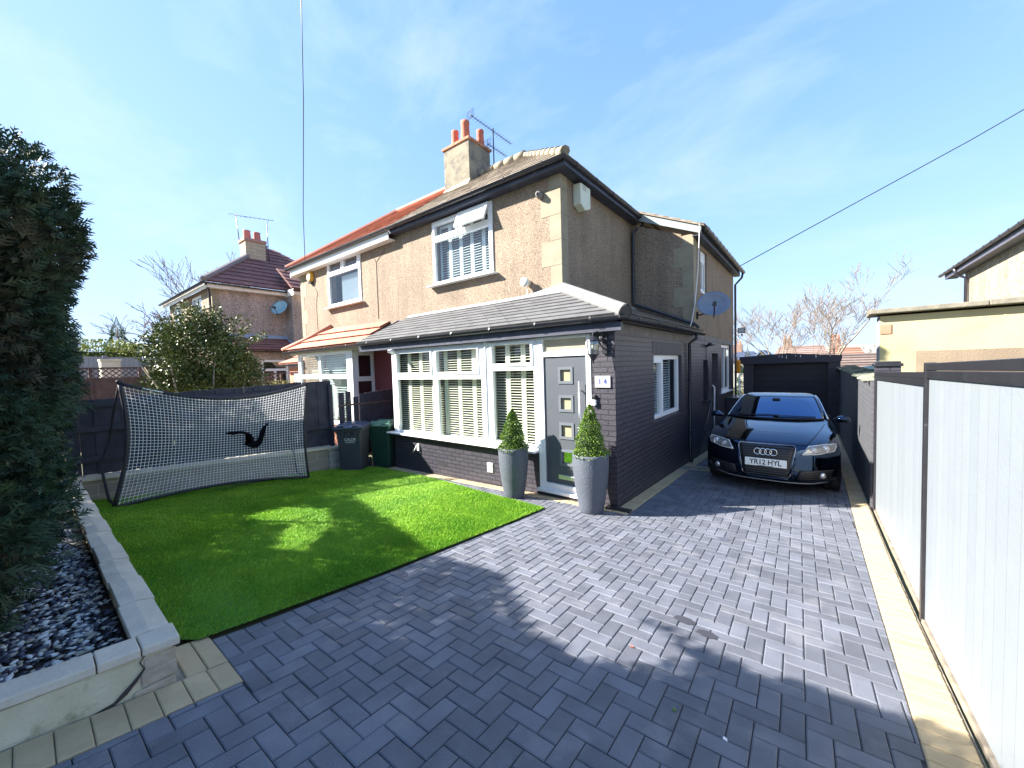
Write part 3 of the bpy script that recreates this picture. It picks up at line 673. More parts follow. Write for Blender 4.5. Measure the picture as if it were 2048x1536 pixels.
# black painted extension + side wall (ground floor)
m = MB(); wall(m, 'y', YE, YE+.22, -7.38, XE, -.35, 2.47, [(-7.36,-3.492,.60,2.443), (-3.49,-2.55,.005,2.443)]); weld(part(m, 'brick_wall', 'brick', house))
m = MB(); wall(m, 'x', XE, XE-.25, YE+.222, YB, -1.0, 2.50, [(6.72,8.46,.97,2.135), (10.42,10.92,1.02,2.02), (11.42,12.22,-.3,2.2), (12.72,14.3,1.04,2.48)]); weld(part(m, 'brick_wall', 'brick', house))
m = MB(); wall(m, 'x', -7.38, -7.16, YE+.222, YF-.002, -.35, 2.55); part(m, 'brick_wall', 'brick', house)
# soldier course + recess over blocked opening
m = MB()
for k in range(27): m.box((XE-.02, 6.66+k*.068, 2.145), (XE+.0055, 6.66+k*.068+.060, 2.365))
part(m, 'soldier_course', mat('painted_soldier', (.034,.031,.047), .5), house, bevel=.003)
m = MB()   # painted concrete lintel band below the eaves
m.box((XE-.05, YE+.01, 2.43), (XE+.008, 9.3, 2.57)); m.box((XE-.05, 9.32, 2.50), (XE+.009, YB-.1, 2.62)); part(m, 'lintel_band', mat('painted_band', (.10,.095,.10), .6, .2, 4, dirt=((.25,.21,.17), 6, .52, .7)), house)
# rooms seen through the glass
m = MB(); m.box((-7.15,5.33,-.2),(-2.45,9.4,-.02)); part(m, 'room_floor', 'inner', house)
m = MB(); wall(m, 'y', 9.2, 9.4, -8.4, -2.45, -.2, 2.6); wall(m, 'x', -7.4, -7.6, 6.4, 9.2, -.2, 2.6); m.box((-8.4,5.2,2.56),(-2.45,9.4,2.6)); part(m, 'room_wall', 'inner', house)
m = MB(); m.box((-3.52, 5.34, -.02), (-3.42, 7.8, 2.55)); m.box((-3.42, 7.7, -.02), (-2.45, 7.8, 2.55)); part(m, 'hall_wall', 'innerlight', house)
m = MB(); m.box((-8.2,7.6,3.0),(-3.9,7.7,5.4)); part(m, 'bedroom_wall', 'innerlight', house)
# --- front window (two bays) and door frame
W1 = [(-7.17,-6.06,1.93,2.34), (-5.88,-4.79,1.93,2.34), (-7.17,-6.00,.68,1.79), (-5.86,-4.70,.68,1.79)]
win, sub = window(house, 'y', YE-.01, -1, -7.36, -4.60, .63, 2.44, W1, (0,1), sill=(-7.48,-3.50,.64,.13), label='left bay of the front window with four panes')
shutters(sub, 'y', YE+.12, -1, -7.3, -4.62, .64, 2.42, 7, MT['cream'], rails=(1.83,))
W2 = [(-4.43,-3.61,2.05,2.37), (-4.43,-3.56,.72,1.93)]
win, sub = window(house, 'y', YE-.008, -1, -4.585, -3.495, .63, 2.44, W2, (0,), label='right bay of the front window with two panes beside the door')
shutters(sub, 'y', YE+.12, -1, -4.52, -3.53, .64, 2.42, 3, MT['cream'], rails=(2.0,))
m = MB(); m.box((-4.6,YE-.028,.66),(-4.575,YE+.05,2.44)); part(m, 'window_post', 'white', house)
# door
m = MB(); wall(m, 'y', YE-.012, YE+.07, -3.488, -2.555, .03, 2.44, [(-3.385,-2.625,2.21,2.40), (-3.375,-2.63,.15,2.135)]); m.box((-3.52,YE-.06,.0),(-2.54,YE+.05,.045))
m.box((-3.37,YE-.03,.10),(-2.64,YE+.02,.148)); df = weld(part(m, 'door_frame', 'white', house))
g = MB(); g.add([(-3.39,YE+.03,2.2),(-2.62,YE+.03,2.2),(-2.62,YE+.03,2.41),(-3.39,YE+.03,2.41)], [(0,1,2,3)]); addchild(df, HO, g, 'pane', mat('frosted_fanlight', (.33,.30,.22), .25, .1, 3))
DW = [(-3.075, -2.90, z, z+.175) for z in (1.755, 1.325, .905, .49)]
m = MB(); wall(m, 'y', YE+.012, YE+.055, -3.372, -2.633, .153, 2.132, DW); dr = weld(part(m, 'front_door', 'door', house))
trim = mat('pane_trim', (.13,.145,.165), .35, .05); frost = mat('frosted_pane', (.34,.30,.20), .25, .1, 20)
for k, d in enumerate(DW):
    t = MB(); wall(t, 'y', YE+.0, YE+.012, d[0]-.04, d[1]+.04, d[2]-.04, d[3]+.04, [d]); addchild(dr, HO, t, 'pane_surround', trim, bevel=.004)
    if k < 3: g = MB(); g.add([P3('y', YE+.035, d[0], d[2]), P3('y', YE+.035, d[1], d[2]), P3('y', YE+.035, d[1], d[3]), P3('y', YE+.035, d[0], d[3])], [(0,1,2,3)]); addchild(dr, HO, g, 'pane', frost)
g = MB(); d = DW[3]; g.add([P3('y', YE+.035, d[0], d[2]), P3('y', YE+.035, d[1], d[2]), P3('y', YE+.035, d[1], d[3]), P3('y', YE+.035, d[0], d[3])], [(0,1,2,3)])
addchild(dr, HO, g, 'pane', mat('mirror_pane', (.75,.8,.7), .04, .02, metal=1))
t = MB(); t.tube([(-2.725,YE-.055,.49),(-2.725,YE-.055,1.76)], .016, 12)
for z in (.62, 1.62): t.tube([(-2.725,YE-.055,z),(-2.725,YE+.02,z)], .010, 8)
addchild(dr, HO, t, 'handle', 'chrome')
t = MB(); t.box((-3.145,YE-.002,.235),(-2.83,YE+.014,.305)); t.box((-3.10,YE-.012,.245),(-2.875,YE-.002,.295)); addchild(dr, HO, t, 'letterbox', 'chrome', bevel=.004)
# upstairs window, small opener ajar
WU = [(-6.93,-6.22,5.03,5.27), (-6.05,-5.30,5.03,5.27), (-6.95,-5.29,4.0,4.90)]
win, sub = window(house, 'y', YF-.03, -1, -7.03, -5.19, 3.91, 5.37, WU, (0,), glass='glass', sill=(-7.15,-5.09,3.925,.12), label='upstairs front window with one top sash ajar')
shutters(sub, 'y', YF+.15, -1, -6.96, -5.25, 3.98, 5.3, 5, MT['whiteblind'], rails=(), tilt=.5, pitch=.055, sw=.05)
t = MB(); a = rad(24)   # ajar sash hinged at the top
def sp(x, u, v): return (x, YF-.04-math.sin(a)*u-math.cos(a)*v, 5.335-math.cos(a)*u+math.sin(a)*v)
def sbox(t, x0, x1, u0, u1, v0=0, v1=.045): t.hexa([sp(x0,u1,v0),sp(x1,u1,v0),sp(x1,u1,v1),sp(x0,u1,v1),sp(x0,u0,v0),sp(x1,u0,v0),sp(x1,u0,v1),sp(x0,u0,v1)])
sbox(t,-6.11,-5.24,0,.055); sbox(t,-6.11,-5.24,.325,.38); sbox(t,-6.11,-6.055,.055,.325); sbox(t,-5.295,-5.24,.055,.325); sub('sash', t, MT['white'])
t = MB(); t.add([sp(-6.06,.05,.03),sp(-5.29,.05,.03),sp(-5.29,.33,.03),sp(-6.06,.33,.03)], [(0,1,2,3)]); sub('sash_pane', t, mat('painted_sky_pane', (.8,.84,.86), .12, .02))  # opaque pale pane, reflected sky put into its colour
# side windows & back door
win, sub = window(house, 'x', XE-.06, 1, 6.73, 8.45, .985, 2.13, [(6.80,7.28,1.06,1.99), (7.42,8.37,1.06,2.05)], (0,), sill=None, label='side window of the extension with white shutters')
shutters(sub, 'x', XE-.22, 1, 6.78, 8.42, 1.0, 2.1, 3, MT['whiteblind'], tilt=.4, pitch=.05, sw=.04)
win, sub = window(house, 'x', XE-.05, 1, 12.73, 14.29, 1.05, 2.47, [(12.83,13.45,1.14,2.38), (13.57,14.2,1.14,2.38)], (0,), glass='glassdark', sill=(12.66,14.38,1.05,.11), label='white kitchen window on the side wall nearest the garage')
win, sub = window(house, 'x', XE-.04, 1, 10.2, 10.86, 3.66, 4.68, [(10.28,10.5,3.75,4.4), (10.58,10.78,3.75,4.4)], (0,), glass='glassdark', sill=(10.12,10.94,3.66,.07), label='narrow upstairs side window under the rear gutter')
win, sub = window(house, 'x', XE-.16, 1, 10.42, 10.92, 1.02, 2.02, [(10.5,10.85,1.1,1.95)], (), glass='glassdark', mats='black', sill=(10.34,11.02,1.02,.26), label='small recessed dark window with black sill')
m = MB(); m.box((XE-.2,11.43,-.3),(XE-.15,12.21,2.19)); bd = part(m, 'back_door', 'white', house, bevel=.004)
m = MB(); m.tube([(XE-.12,11.5,.9),(XE-.08,11.5,.9),(XE-.08,11.62,.9)], .012, 8); addchild(bd, HO, m, 'handle', 'chrome')
m = MB(); m.box((XE-.24,11.41,-.62),(XE+.12,12.3,-.3)); part(m, 'step', mat('painted_step', (.05,.05,.06), .8), house)
# --- porch roof
E0 = (-8.5, 4.93, 2.66); EC = (-1.97, 4.93, 2.66); TL = (-8.5, YF-.01, 3.30); TC = (XC, YF-.01, 3.33); EB = (-1.97, 9.42, 2.66); TB = (XC, 9.42, 3.33)
tiles(house, (-8.5,4.93,2.66), EC, TC, (-8.0,YF-.01,3.31), 9, MT['roofgrey'], 'porch_roof', joints=.42)
tiles(house, EC, EB, TB, TC, 9, MT['roofgrey'], 'porch_roof', joints=.42)
m = MB(); a, b = Vector((-1.96,4.92,2.70)), Vector((XC+.03,YF-.03,3.40)); m.tube([a, a.lerp(b,.33), a.lerp(b,.66), b], [.075,.075,.075,.075], 14, smooth=True, cap=False)
m.tube([a.lerp(b,.0)+Vector((0,0,-.035)), b+Vector((0,0,-.035))], .10, 8, cap=False); part(m, 'hip_ridge', 'hip', house)
m = MB(); m.tube([a+(b-a).normalized()*.02, a+(b-a).normalized()*.03], .074, 14); m.tube([a+(b-a).normalized()*.01+Vector((0,0,-.035)), a+(b-a).normalized()*.02+Vector((0,0,-.035))], .098, 12); part(m, 'hip_hollow_shade', 'black', house)  # black discs painted in for the shaded hollow under the hip tiles
m = MB(); m.hexa([(XC-.9,YF-.12,3.29),(XC+.05,YF-.12,3.29),(XC+.05,YF-.012,3.34),(XC-.9,YF-.012,3.34),(XC-.9,YF-.12,3.31),(XC+.06,YF-.12,3.32),(XC+.06,YF-.012,3.46),(XC-.9,YF-.012,3.36)])
m.hexa([(-8.0,YF-.1,3.28),(XC-.9,YF-.1,3.29),(XC-.9,YF-.012,3.34),(-8.0,YF-.012,3.32),(-8.0,YF-.1,3.30),(XC-.9,YF-.1,3.31),(XC-.9,YF-.012,3.36),(-8.0,YF-.012,3.35)])
m.hexa([(XC+.002,YF,3.34),(XC+.12,YF,3.30),(XC+.12,9.4,3.29),(XC+.002,9.4,3.33),(XC+.002,YF,3.42),(XC+.12,YF,3.345),(XC+.12,9.4,3.325),(XC+.002,9.4,3.40)]); part(m, 'flashing', 'lead', house)
m = MB(); m.box((-8.45,4.985,2.445),(-2.05,5.04,2.66)); m.box((-2.08,4.985,2.445),(-2.045,9.42,2.66)) if False else None
m.prism([(-8.47,4.99,2.44),(-8.47,5.03,2.44),(-8.0,YF,3.0),(-8.47,YF,3.28),(-8.47,4.99,2.66)], (-.025,0,0)); part(m, 'fascia', 'bluefascia', house)
m = MB(); m.box((-2.10,4.985,2.56),(-2.05,9.42,2.66)); m.box((-8.45,5.04,2.445),(XE+.05,YE+.02,2.47)); part(m, 'fascia', 'black', house)
gutter(house, [(-8.45,4.93,2.63),(-1.985,4.925,2.63),(-1.985,9.5,2.62)], .055, step=.85)
# --- main roof
ez = 5.55; RZ = 7.50; Y0, Y1, YR = 5.86, 11.14, 8.5; XR = -3.34
RC = Vector((XR-2.68, YR, RZ))
tiles(house, (XP,Y0,ez), (XR,Y0,ez), RC, (XP,YR,RZ), 11, MT['rooftan'], 'main_roof', joints=.3)
tiles(house, (XR,Y0,ez), (XR,Y1,ez), RC, RC, 11, MT['rooftan'], 'main_roof', joints=.3)
tiles(house, (XR,Y1,ez), (XP,Y1,ez), (XP,YR,RZ), RC, 8, MT['rooftan'], 'main_roof')
m = MB()
a, b = Vector((XR+.02,Y0-.02,ez+.05)), RC+Vector((0,0,.05)); n = 9
for k in range(n): m.tube([a.lerp(b,k/n)+Vector((0,0,-.02)), a.lerp(b,(k+1.04)/n)+Vector((0,0,-.03))], [.085,.075], 8)
n = 7
for k in range(n): p = RC.lerp(Vector((XP,YR,RZ)), k/n)+Vector((0,0,.04)); q = RC.lerp(Vector((XP,YR,RZ)), (k+1)/n)+Vector((0,0,.035)); m.tube([p, q], [.11,.10], 8)
part(m, 'ridge_tile', mat('mossy_ridge', (.23,.195,.145), .9, .2, 5, .4, 40, dirt=((.32,.28,.19), 8, .5, .8)), house)
m = MB(); m.box((XP,5.905,5.40),(XC+.225,5.93,5.52)); m.box((XP,5.93,5.405),(XC+.2,YF+.02,5.425)); m.box((XC+.20,5.93,5.40),(XC+.225,9.75,5.52)); m.box((XC-.01,YF+.02,5.405),(XC+.20,9.75,5.425)); part(m, 'fascia', 'bluefascia', house)
gutter(house, [(XP+.02,5.845,5.53),(XR-.015,5.845,5.53),(XR-.015,9.72,5.51)], .06, step=.75)
# --- rear outshoot roof
t0, t1 = (-1.93, 4.97), (-6.0, 6.80)
tiles(house, (t0[0],9.36,t0[1]), (t0[0],15.1,t0[1]), (t1[0],15.1,t1[1]), (t1[0],9.36,t1[1]), 16, MT['rooftan'], 'rear_roof', joints=.3)
m = MB(); m.prism([(-2.0,9.40,4.80),(-2.0,9.40,4.96),(-4.0,9.40,5.86),(-4.0,9.40,5.68)], (0,.03,0)); part(m, 'barge_board', mat('grey_bargeboard', (.24,.28,.28), .6, .06, 3), house)
m = MB(); m.box((-2.05,9.43,4.78),(-2.02,15.05,4.94)); m.box((-2.19,9.43,4.78),(-2.05,15.05,4.80)); part(m, 'fascia', 'bluefascia', house)
gutter(house, [(-1.93,9.38,4.93),(-1.93,15.12,4.92)], .06, step=.42)
# downpipes
pipe(house, [(XR-.015,9.62,5.46),(XR-.02,9.60,5.36),(XC+.06,9.45,5.18),(XC+.06,9.43,3.52),(XC+.08,9.42,3.44),(-2.14,9.40,2.83),(-2.06,9.40,2.74)], clips=[(XC+.06,9.44,4.7),(XC+.06,9.44,3.8)])
pipe(house, [(-1.99,8.9,2.60),(-2.0,8.9,2.48),(-2.14,8.9,2.38),(-2.14,8.9,.05),(-2.08,8.75,-.14)], m='black', clips=[(-2.14,8.9,1.6),(-2.14,8.9,.5)])
pipe(house, [(-1.93,15.0,4.88),(-1.96,14.98,4.72),(-2.14,14.9,4.5),(-2.14,14.9,.6),(-2.14,14.9,-.55)], m='black', clips=[(-2.14,14.9,3.2),(-2.14,14.9,1.6)])
# waste pipes low on side wall
pipe(house, [(XE+.03,11.15,.95),(XE+.04,10.6,.55),(XE+.05,9.6,-.12)], .022, 'black', name='waste_pipe')
pipe(house, [(XE+.03,11.3,1.35),(XE+.08,11.3,1.3),(XE+.06,11.35,.6),(XE+.06,11.35,.2)], .02, mat('grey_hose', (.35,.36,.40), .5) and 'white', name='waste_pipe')
# chimney
m = MB(); m.box((-8.64,8.05,6.9),(-7.62,8.95,8.36)); ch = part(m, 'chimney', mat('rendered_chimney', (.23,.205,.15), .95, .2, 3, .7, 22, dirt=((.10,.095,.09), 3.5, .47, .75)), house, bevel=.012)
m = MB()
m.box((-8.68,8.01,8.35),(-7.58,8.99,8.42)); m.box((-8.64,8.06,8.42),(-7.62,8.94,8.45)); addchild(ch, HO, m, 'brick_course', mat('chimney_brick', (.40,.18,.11), .9, .3, 9, .4, 30), bevel=.006)
for (x, y, h, r) in [(-8.34,8.25,.46,.12),(-7.95,8.28,.60,.14),(-7.76,8.70,.46,.12)]:
    m = MB(); m.lathe([(r,0),(r*.98,.04),(r*.82,h*.8),(r*.9,h*.86),(r*.9,h),(r*.7,h),(r*.66,h*.4)], (x,y,8.44), 16); addchild(ch, HO, m, 'chimney_pot', mat('terracotta_pot', (.50,.14,.08), .8, .15, 5))
m = MB(); m.hexa([(-8.66,7.93,6.96),(-7.6,7.93,6.96),(-7.6,8.05,7.06),(-8.66,8.05,7.06),(-8.66,7.95,7.10),(-7.6,7.95,7.12),(-7.6,8.05,7.28),(-8.66,8.05,7.22)]); addchild(ch, HO, m, 'flaunching', mat('mortar', (.60,.52,.34), .9, .1, 8))
# grate in front of the door, small fittings
m = MB(); 
for k in range(38): m.box((-3.52+k*.027+.003, 4.93+.115, .015+gz(-3,5)-.0), (-3.52+k*.027+.016, 5.085, .028+gz(-3,5)))
m.box((-3.52,5.04,gz(-3,5)+.004),(-2.48,5.05,gz(-3,5)+.03)); part(m, 'drain_grate', 'black', house)
m = MB()
for k in range(12): m.box((-2.32+k*.03, 4.985, gz(-2.1,5)+.01), (-2.305+k*.03, 5.09, gz(-2.1,5)+.026))
m.box((-2.33,4.975,gz(-2.1,5)+.008),(-1.97,4.985,gz(-2.1,5)+.027)); part(m, 'drain_grate', 'black', house)
m = MB(); m.box((-5.98,YE-.004,.07),(-5.72,YE+.02,.145)); part(m, 'air_brick', mat('vent_hole', (.012,.012,.015), .8), house)
m = MB(); m.box((-4.62,YE-.02,.13),(-4.49,YE,.30)); m.box((-4.6,YE-.03,.145),(-4.51,YE-.02,.285)); part(m, 'vent_cover', 'whitepaint', house, bevel=.004)
# ================================================================ ATTACHED NEIGHBOUR
NO = (-11, 6.5, 0)
nb = thing('semi_detached_house', NO, 'attached left-hand semi with orange tiled roof, white fascia and glazed bay under orange tiles', 'house')
m = MB(); wall(m, 'y', YF, YF+.25, -13.9, XP-.004, -.6, 5.42, [(-11.98,-10.12,3.97,5.43-.02), (-12.6,-9.8,-.4,2.5)]); weld(part(m, 'wall', 'render', nb))
m = MB(); m.box((-13.9,YF+.25,-.6),(-13.65,11,5.42)); m.box((-13.65,10.75,-.6),(-8.46,11,5.42)); part(m, 'wall', 'render', nb)
quoin(nb, -13.9, YF, 3.2, 5.41, sx=1)
win, sub = window(nb, 'y', YF-.03, -1, -11.99, -10.11, 3.96, 5.42, [(-11.86,-11.14,5.05,5.31), (-10.98,-10.24,5.05,5.31), (-11.88,-10.22,4.08,4.93)], (0,1), glass='glass', sill=(-12.08,-10.0,3.97,.12), label='upstairs window with vertical blinds')
t = MB()
for k in range(17): x = -11.4+k*.072; t.hexa([(x,YF+.12,4.1),(x+.05,YF+.15,4.1),(x+.05,YF+.155,4.1),(x,YF+.125,4.1),(x,YF+.12,4.9),(x+.05,YF+.15,4.9),(x+.05,YF+.155,4.9),(x,YF+.125,4.9)])
sub('blind', t, MT['whiteblind']); m = MB(); m.box((-13.6,7.2,3),(-8.6,7.3,5.4)); part(m, 'bedroom_wall', mat('grey_room', (.16,.2,.22), .9), nb)
m = MB(); m.box((-9.64,YF-.012,-.2),(-7.385,YF-.003,2.7)); part(m, 'red_wall', brickmat('red_painted_brick', (.17,.035,.045), (.20,.045,.055), (.12,.03,.035), .7), nb)
# bay
BX0, BX1, BY = -12.85, -9.65, 5.46
PN = [(-12.72,-11.78,1.9,2.44), (-11.68,-9.86+.0,1.9,2.44), (-12.72,-11.78,.62,1.78), (-11.68,-9.86,.62,1.78)]
PN = [(-12.66,-11.5,1.93,2.48), (-11.38,-9.95,1.93,2.48), (-12.66,-11.5,.62,1.80), (-11.38,-9.95,.62,1.80)]
win, sub = window(nb, 'y', BY, -1, BX0, BX1, .5, 2.58, PN, (), glass='glass', label='front face of the bay window')
t = MB()
for k in range(26): t.box((-12.7,BY+.2,.7+k*.07),(-9.8,BY+.24,.72+k*.07))
sub('blind', t, mat('pale_slats', (.50,.56,.56), .6)); t = MB(); t.box((-12.8,YF+.1,-.2),(-9.7,YF+.12,2.58)); sub('curtain', t, mat('bay_inside', (.36,.44,.44), .9))
win, sub = window(nb, 'x', BX1, 1, BY+.072, YF-.013, .5, 2.58, [(BY+.17,YF-.1,1.85,2.42), (BY+.15,YF-.09,.62,1.72)], (0,), glass='glassdark', label='side face of the bay window', mats='white')
t = MB(); t.box((BX1-.09,BY+.1,.5),(BX1-.075,YF-.03,2.55)); sub('blind', t, mat('bay_side_shade', (.03,.015,.02), .8))  # no blind here: dark sheet painting the shade behind the bay's side glass
m = MB(); m.box((BX0+.03,BY+.03,-.5),(BX1-.03,YF,.5)); part(m, 'bay_wall', brickmat('orange_brick', (.45,.17,.10), (.50,.20,.12), (.35,.3,.26), .85), nb)
tiles(nb, (-13.3,5.26,2.70), (-8.86,5.26,2.70), (-8.86,YF,3.30), (-11.9,YF,3.36), 3, MT['roofred'], 'bay_roof', joints=.33, th=.045)
tiles(nb, (-13.3,YF,2.70), (-13.3,5.26,2.70), (-11.9,YF,3.36), (-11.9,YF,3.36), 3, MT['roofred'], 'bay_roof', th=.04)
m = MB(); m.tube([(-13.34,5.22,2.73),(-12.6,5.68,3.06),(-11.9,YF-.02,3.41)], .07, 8); part(m, 'hip_ridge', 'roofred', nb)
m = MB(); m.box((-13.2,5.36,2.56),(-8.95,5.4,2.68)); m.box((-13.2,5.4,2.56),(-8.95,YF,2.585)); part(m, 'fascia', mat('cream_soffit', (.60,.57,.46), .6), nb)
gutter(nb, [(-13.35,5.24,2.66),(-8.9,5.24,2.66)], .055)
# main roof
tiles(nb, (-14.25,Y0,ez), (XP-.01,Y0,ez), (XP-.01,YR,RZ), (-14.25+2.68,YR,RZ), 8, MT['roofred'], 'main_roof', joints=.33, th=.035)
tiles(nb, (-14.25,Y1,ez), (-14.25,Y0,ez), (-11.57,YR,RZ), (-11.57,YR,RZ), 8, MT['roofred'], 'main_roof', th=.035)
tiles(nb, (XP-.01,Y1,ez), (-14.25,Y1,ez), (-11.57,YR,RZ), (XP-.01,YR,RZ), 8, MT['roofred'], 'main_roof', th=.035)
m = MB(); m.tube([(-14.27,Y0-.02,ez+.04),(-11.57,YR,RZ+.05),(XP,YR,RZ+.05)], .09, 8, smooth=False); part(m, 'ridge_tile', 'roofred', nb)
m = MB(); m.box((-14.15,5.90,5.29),(XP-.01,5.925,5.49)); m.box((-14.15,5.925,5.295),(XP-.01,YF+.02,5.315)); m.box((-14.15,5.905,5.24),(-14.12,11,5.46)); part(m, 'fascia', 'white', nb)
gutter(nb, [(-14.3,5.84,5.53),(XP-.02,5.84,5.53)], .06, step=1.1)
# attached burglar alarms, cameras, dish, lantern: things of their own
al = thing('alarm_box', (-13.05,6.0,5.12), 'octagonal yellow-lit alarm box with dark base high on the left neighbour\'s wall', 'alarm box')
m = MB(); m.lathe([(0,0),(.10,0),(.15,-.06),(.15,-.11),(0,-.11)], (-13.05,YF,5.12), 8, ax='y', smooth=False)
m = MB(); pts = [(math.cos(rad(22.5+45*k))*.15, math.sin(rad(22.5+45*k))*.17) for k in range(8)]; m.prism([(-13.05+a,YF-.10,5.12+b) for a, b in pts], (0,.095,0)); part(m, 'cover', mat('amber_cover', (.75,.42,.04), .4, .05), al, bevel=.01)
m = MB(); m.prism([(-13.05+a*.85,YF-.125,5.12+b*.85) for a, b in pts], (0,.024,0)); part(m, 'face', mat('cream_cover', (.80,.72,.42), .4, .05), al, bevel=.008)
m = MB(); m.box((-13.14,YF-.09,4.91),(-12.96,YF-.004,4.955)); part(m, 'base', 'black', al)
al = thing('alarm_box', (-3.6,6.75,5.15), 'large off-white alarm box with pointed base on the side wall beside the corner quoins', 'alarm box')
m = MB(); f = [(6.58,4.98),(6.76,4.90),(6.98,4.98),(6.98,5.36),(6.58,5.36)]; m.prism([(XC+.004,y,z) for y, z in f], (.16,0,0)); part(m, 'cover', mat('offwhite_box', (.62,.64,.52), .6, .06), al, bevel=.012)
m = MB(); 
for k in range(4): m.box((XC+.1645,6.66,5.25+k*.025),(XC+.1665,6.80,5.262+k*.025))
part(m, 'louvre', mat('louvre_grey', (.30,.31,.28), .7), al)
m = MB(); m.lathe([(0,0),(.035,0),(.035,.07),(0,.07)], (XC+.05,6.99,5.12), 10, ax='y'); part(m, 'beacon', 'whitepaint', al)
def camdome(name, loc, label, col, r=.05, ax='y'):
    t = thing(name, loc, label, 'security camera'); m = MB(); x, y, z = loc
    m.lathe([(0,.06),(r*1.15,.06),(r*1.2,.0),(r*.9,-.05),(r*.8,-.07),(0,-.07)], (x,y,z), 16, ax=ax); part(m, 'housing', mat(name+'_shell', col, .4), t)
    m = MB(); m.lathe([(0,-.072),(r*.45,-.072),(r*.4,-.085),(0,-.09)], (x,y,z), 12, ax=ax); part(m, 'lens', 'black', t); return t
camdome('security_camera', (-4.0,6.06,5.12), 'small dark dome camera under the eaves near the top right corner of the front wall', (.16,.15,.16), .06)
t = thing('flue_vent', (-4.33,6.05,3.56), 'round cream flue terminal low on the upstairs front wall above the grey porch roof', 'flue vent')
m = MB(); m.lathe([(0,.06),(.06,.06),(.06,-.05),(.09,-.055),(.09,-.10),(0,-.105)], (-4.33,6.05,3.58), 20, ax='y'); part(m, 'cowl', mat('cream_flue', (.72,.68,.58), .5), t)
m = MB(); m.tube([(-4.36,6.10,3.47),(-4.37,6.10,3.30)], .006, 6); part(m, 'drip_pipe', 'whitepaint', t)
camdome('security_camera', (-7.2,4.98,2.40), 'little white ball camera under the porch gutter at the left end of the front window', (.75,.75,.78), .042)
t = thing('security_camera', (-2.1,10.75,2.42), 'dark bullet camera on the black side wall above the small recessed window', 'security camera')
m = MB(); m.tube([(-2.19,10.7,2.36),(-2.1,10.7,2.40)], .03, 8); part(m, 'bracket', 'black', t); m = MB(); m.tube([(-2.08,10.55,2.40),(-2.04,10.85,2.42)], .04, 12); part(m, 'housing', 'black', t)
m = MB(); m.tube([(-2.182,10.72,2.33),(-2.182,10.72,1.9),(-2.182,10.9,1.88),(-2.182,10.95,1.2)], .006, 6); part(m, 'cable', 'black', t)
# satellite dishes
def dish(loc, az, label, r, col, wallp):
    t = thing('satellite_dish', loc, label, 'satellite dish'); x, y, z = loc; m = MB()
    d = Vector((math.cos(az), math.sin(az), .45)).normalized(); u = Vector((0,0,1)); s = d.cross(u).normalized(); u = s.cross(d); n = 28
    vs, fs = [], []
    for side in (0, 1):
        for k in range(6):
            q = r*k/5
            for j in range(n):
                a = 2*math.pi*j/n; p = Vector(loc)+s*math.cos(a)*q*1.0+u*math.sin(a)*q*.92+d*(.12*(k/5)**2-.006*side); vs.append(p)
    for side in (0, 1):
        for k in range(5):
            for j in range(n): a = side*6*n+k*n+j; b = side*6*n+k*n+(j+1)%n; fs.append((a,b,b+n,a+n))
    for j in range(n): fs.append((5*n+j, 5*n+(j+1)%n, 11*n+(j+1)%n, 11*n+j))
    m.add(vs, fs, 0, True); part(m, 'reflector', mat('dish_grey', col, .45, .06), t)
    m = MB(); e = Vector(loc)+d*.42-u*.15; m.tube([Vector(loc)-u*r*.85, Vector(loc)-u*r*.9+d*.08, e], .014, 8); part(m, 'arm', 'gutter', t)
    m = MB(); m.tube([e-d*.03, e-d*.12], [.035,.045], 10); m.box((e.x-.03,e.y-.03,e.z-.09),(e.x+.03,e.y+.03,e.z-.0)); part(m, 'receiver', 'black', t)
    m = MB(); m.tube([wallp, Vector(wallp).lerp(Vector(loc)-d*.04, .5)+Vector((0,0,-.05)), Vector(loc)-d*.02], .018, 8); m.bar(Vector(wallp)-Vector((0,0,.09)), Vector(wallp)+Vector((0,0,.09)), .08, .015); part(m, 'bracket', 'gutter', t)
    return t
dish((-1.80, 9.55, 3.20), rad(-75), 'large dark grey satellite dish above the extension roof on our side wall', .33, (.19,.22,.28), (-2.185, 9.75, 3.05))
# house lantern
t = thing('wall_lantern', (-2.38,4.9,2.2), 'ornate black and glass coach lantern with curled bracket beside the front door', 'wall lantern')
m = MB(); cx, cy = -2.40, 4.86
m.box((-2.36,5.06,2.14),(-2.29,5.098,2.42)); m.tube([(-2.325,5.08,2.35),(-2.33,5.02,2.42),(-2.37,4.93,2.44),(cx,cy,2.42),(cx,cy,2.37)], .012, 8)
m.tube([(-2.325,5.08,2.2),(-2.34,5.0,2.24),(-2.36,4.97,2.31),(-2.33,5.0,2.36),(-2.30,5.05,2.33)], .010, 8)
for k in range(7):
    a = k*.9; m.tube([(-2.335-.02*k*.6,5.05-.025*k,2.30+.02*math.sin(a)),(-2.36-.02*k*.6,5.03-.025*k,2.36+.03*math.cos(a))], [.022,.006], 5)
part(m, 'bracket', 'black', t)
m = MB(); m.lathe([(0,.09),(.012,.08),(.015,.05),(.05,.035),(.095,.0),(.10,-.012),(.08,-.012)], (cx,cy,2.33), 12, smooth=False); part(m, 'cap', 'black', t)
m = MB(); m.lathe([(.078,0),(.088,-.05),(.075,-.17),(.07,-.18)], (cx,cy,2.318), 6, smooth=False); part(m, 'glass', glassmat('lantern_glass', (.85,.88,.85), .25), t)
m = MB()
for k in range(6): a = 2*math.pi*k/6; m.tube([(cx+.08*math.cos(a),cy+.08*math.sin(a),2.32),(cx+.09*math.cos(a),cy+.09*math.sin(a),2.268),(cx+.073*math.cos(a),cy+.073*math.sin(a),2.138)], .004, 4)
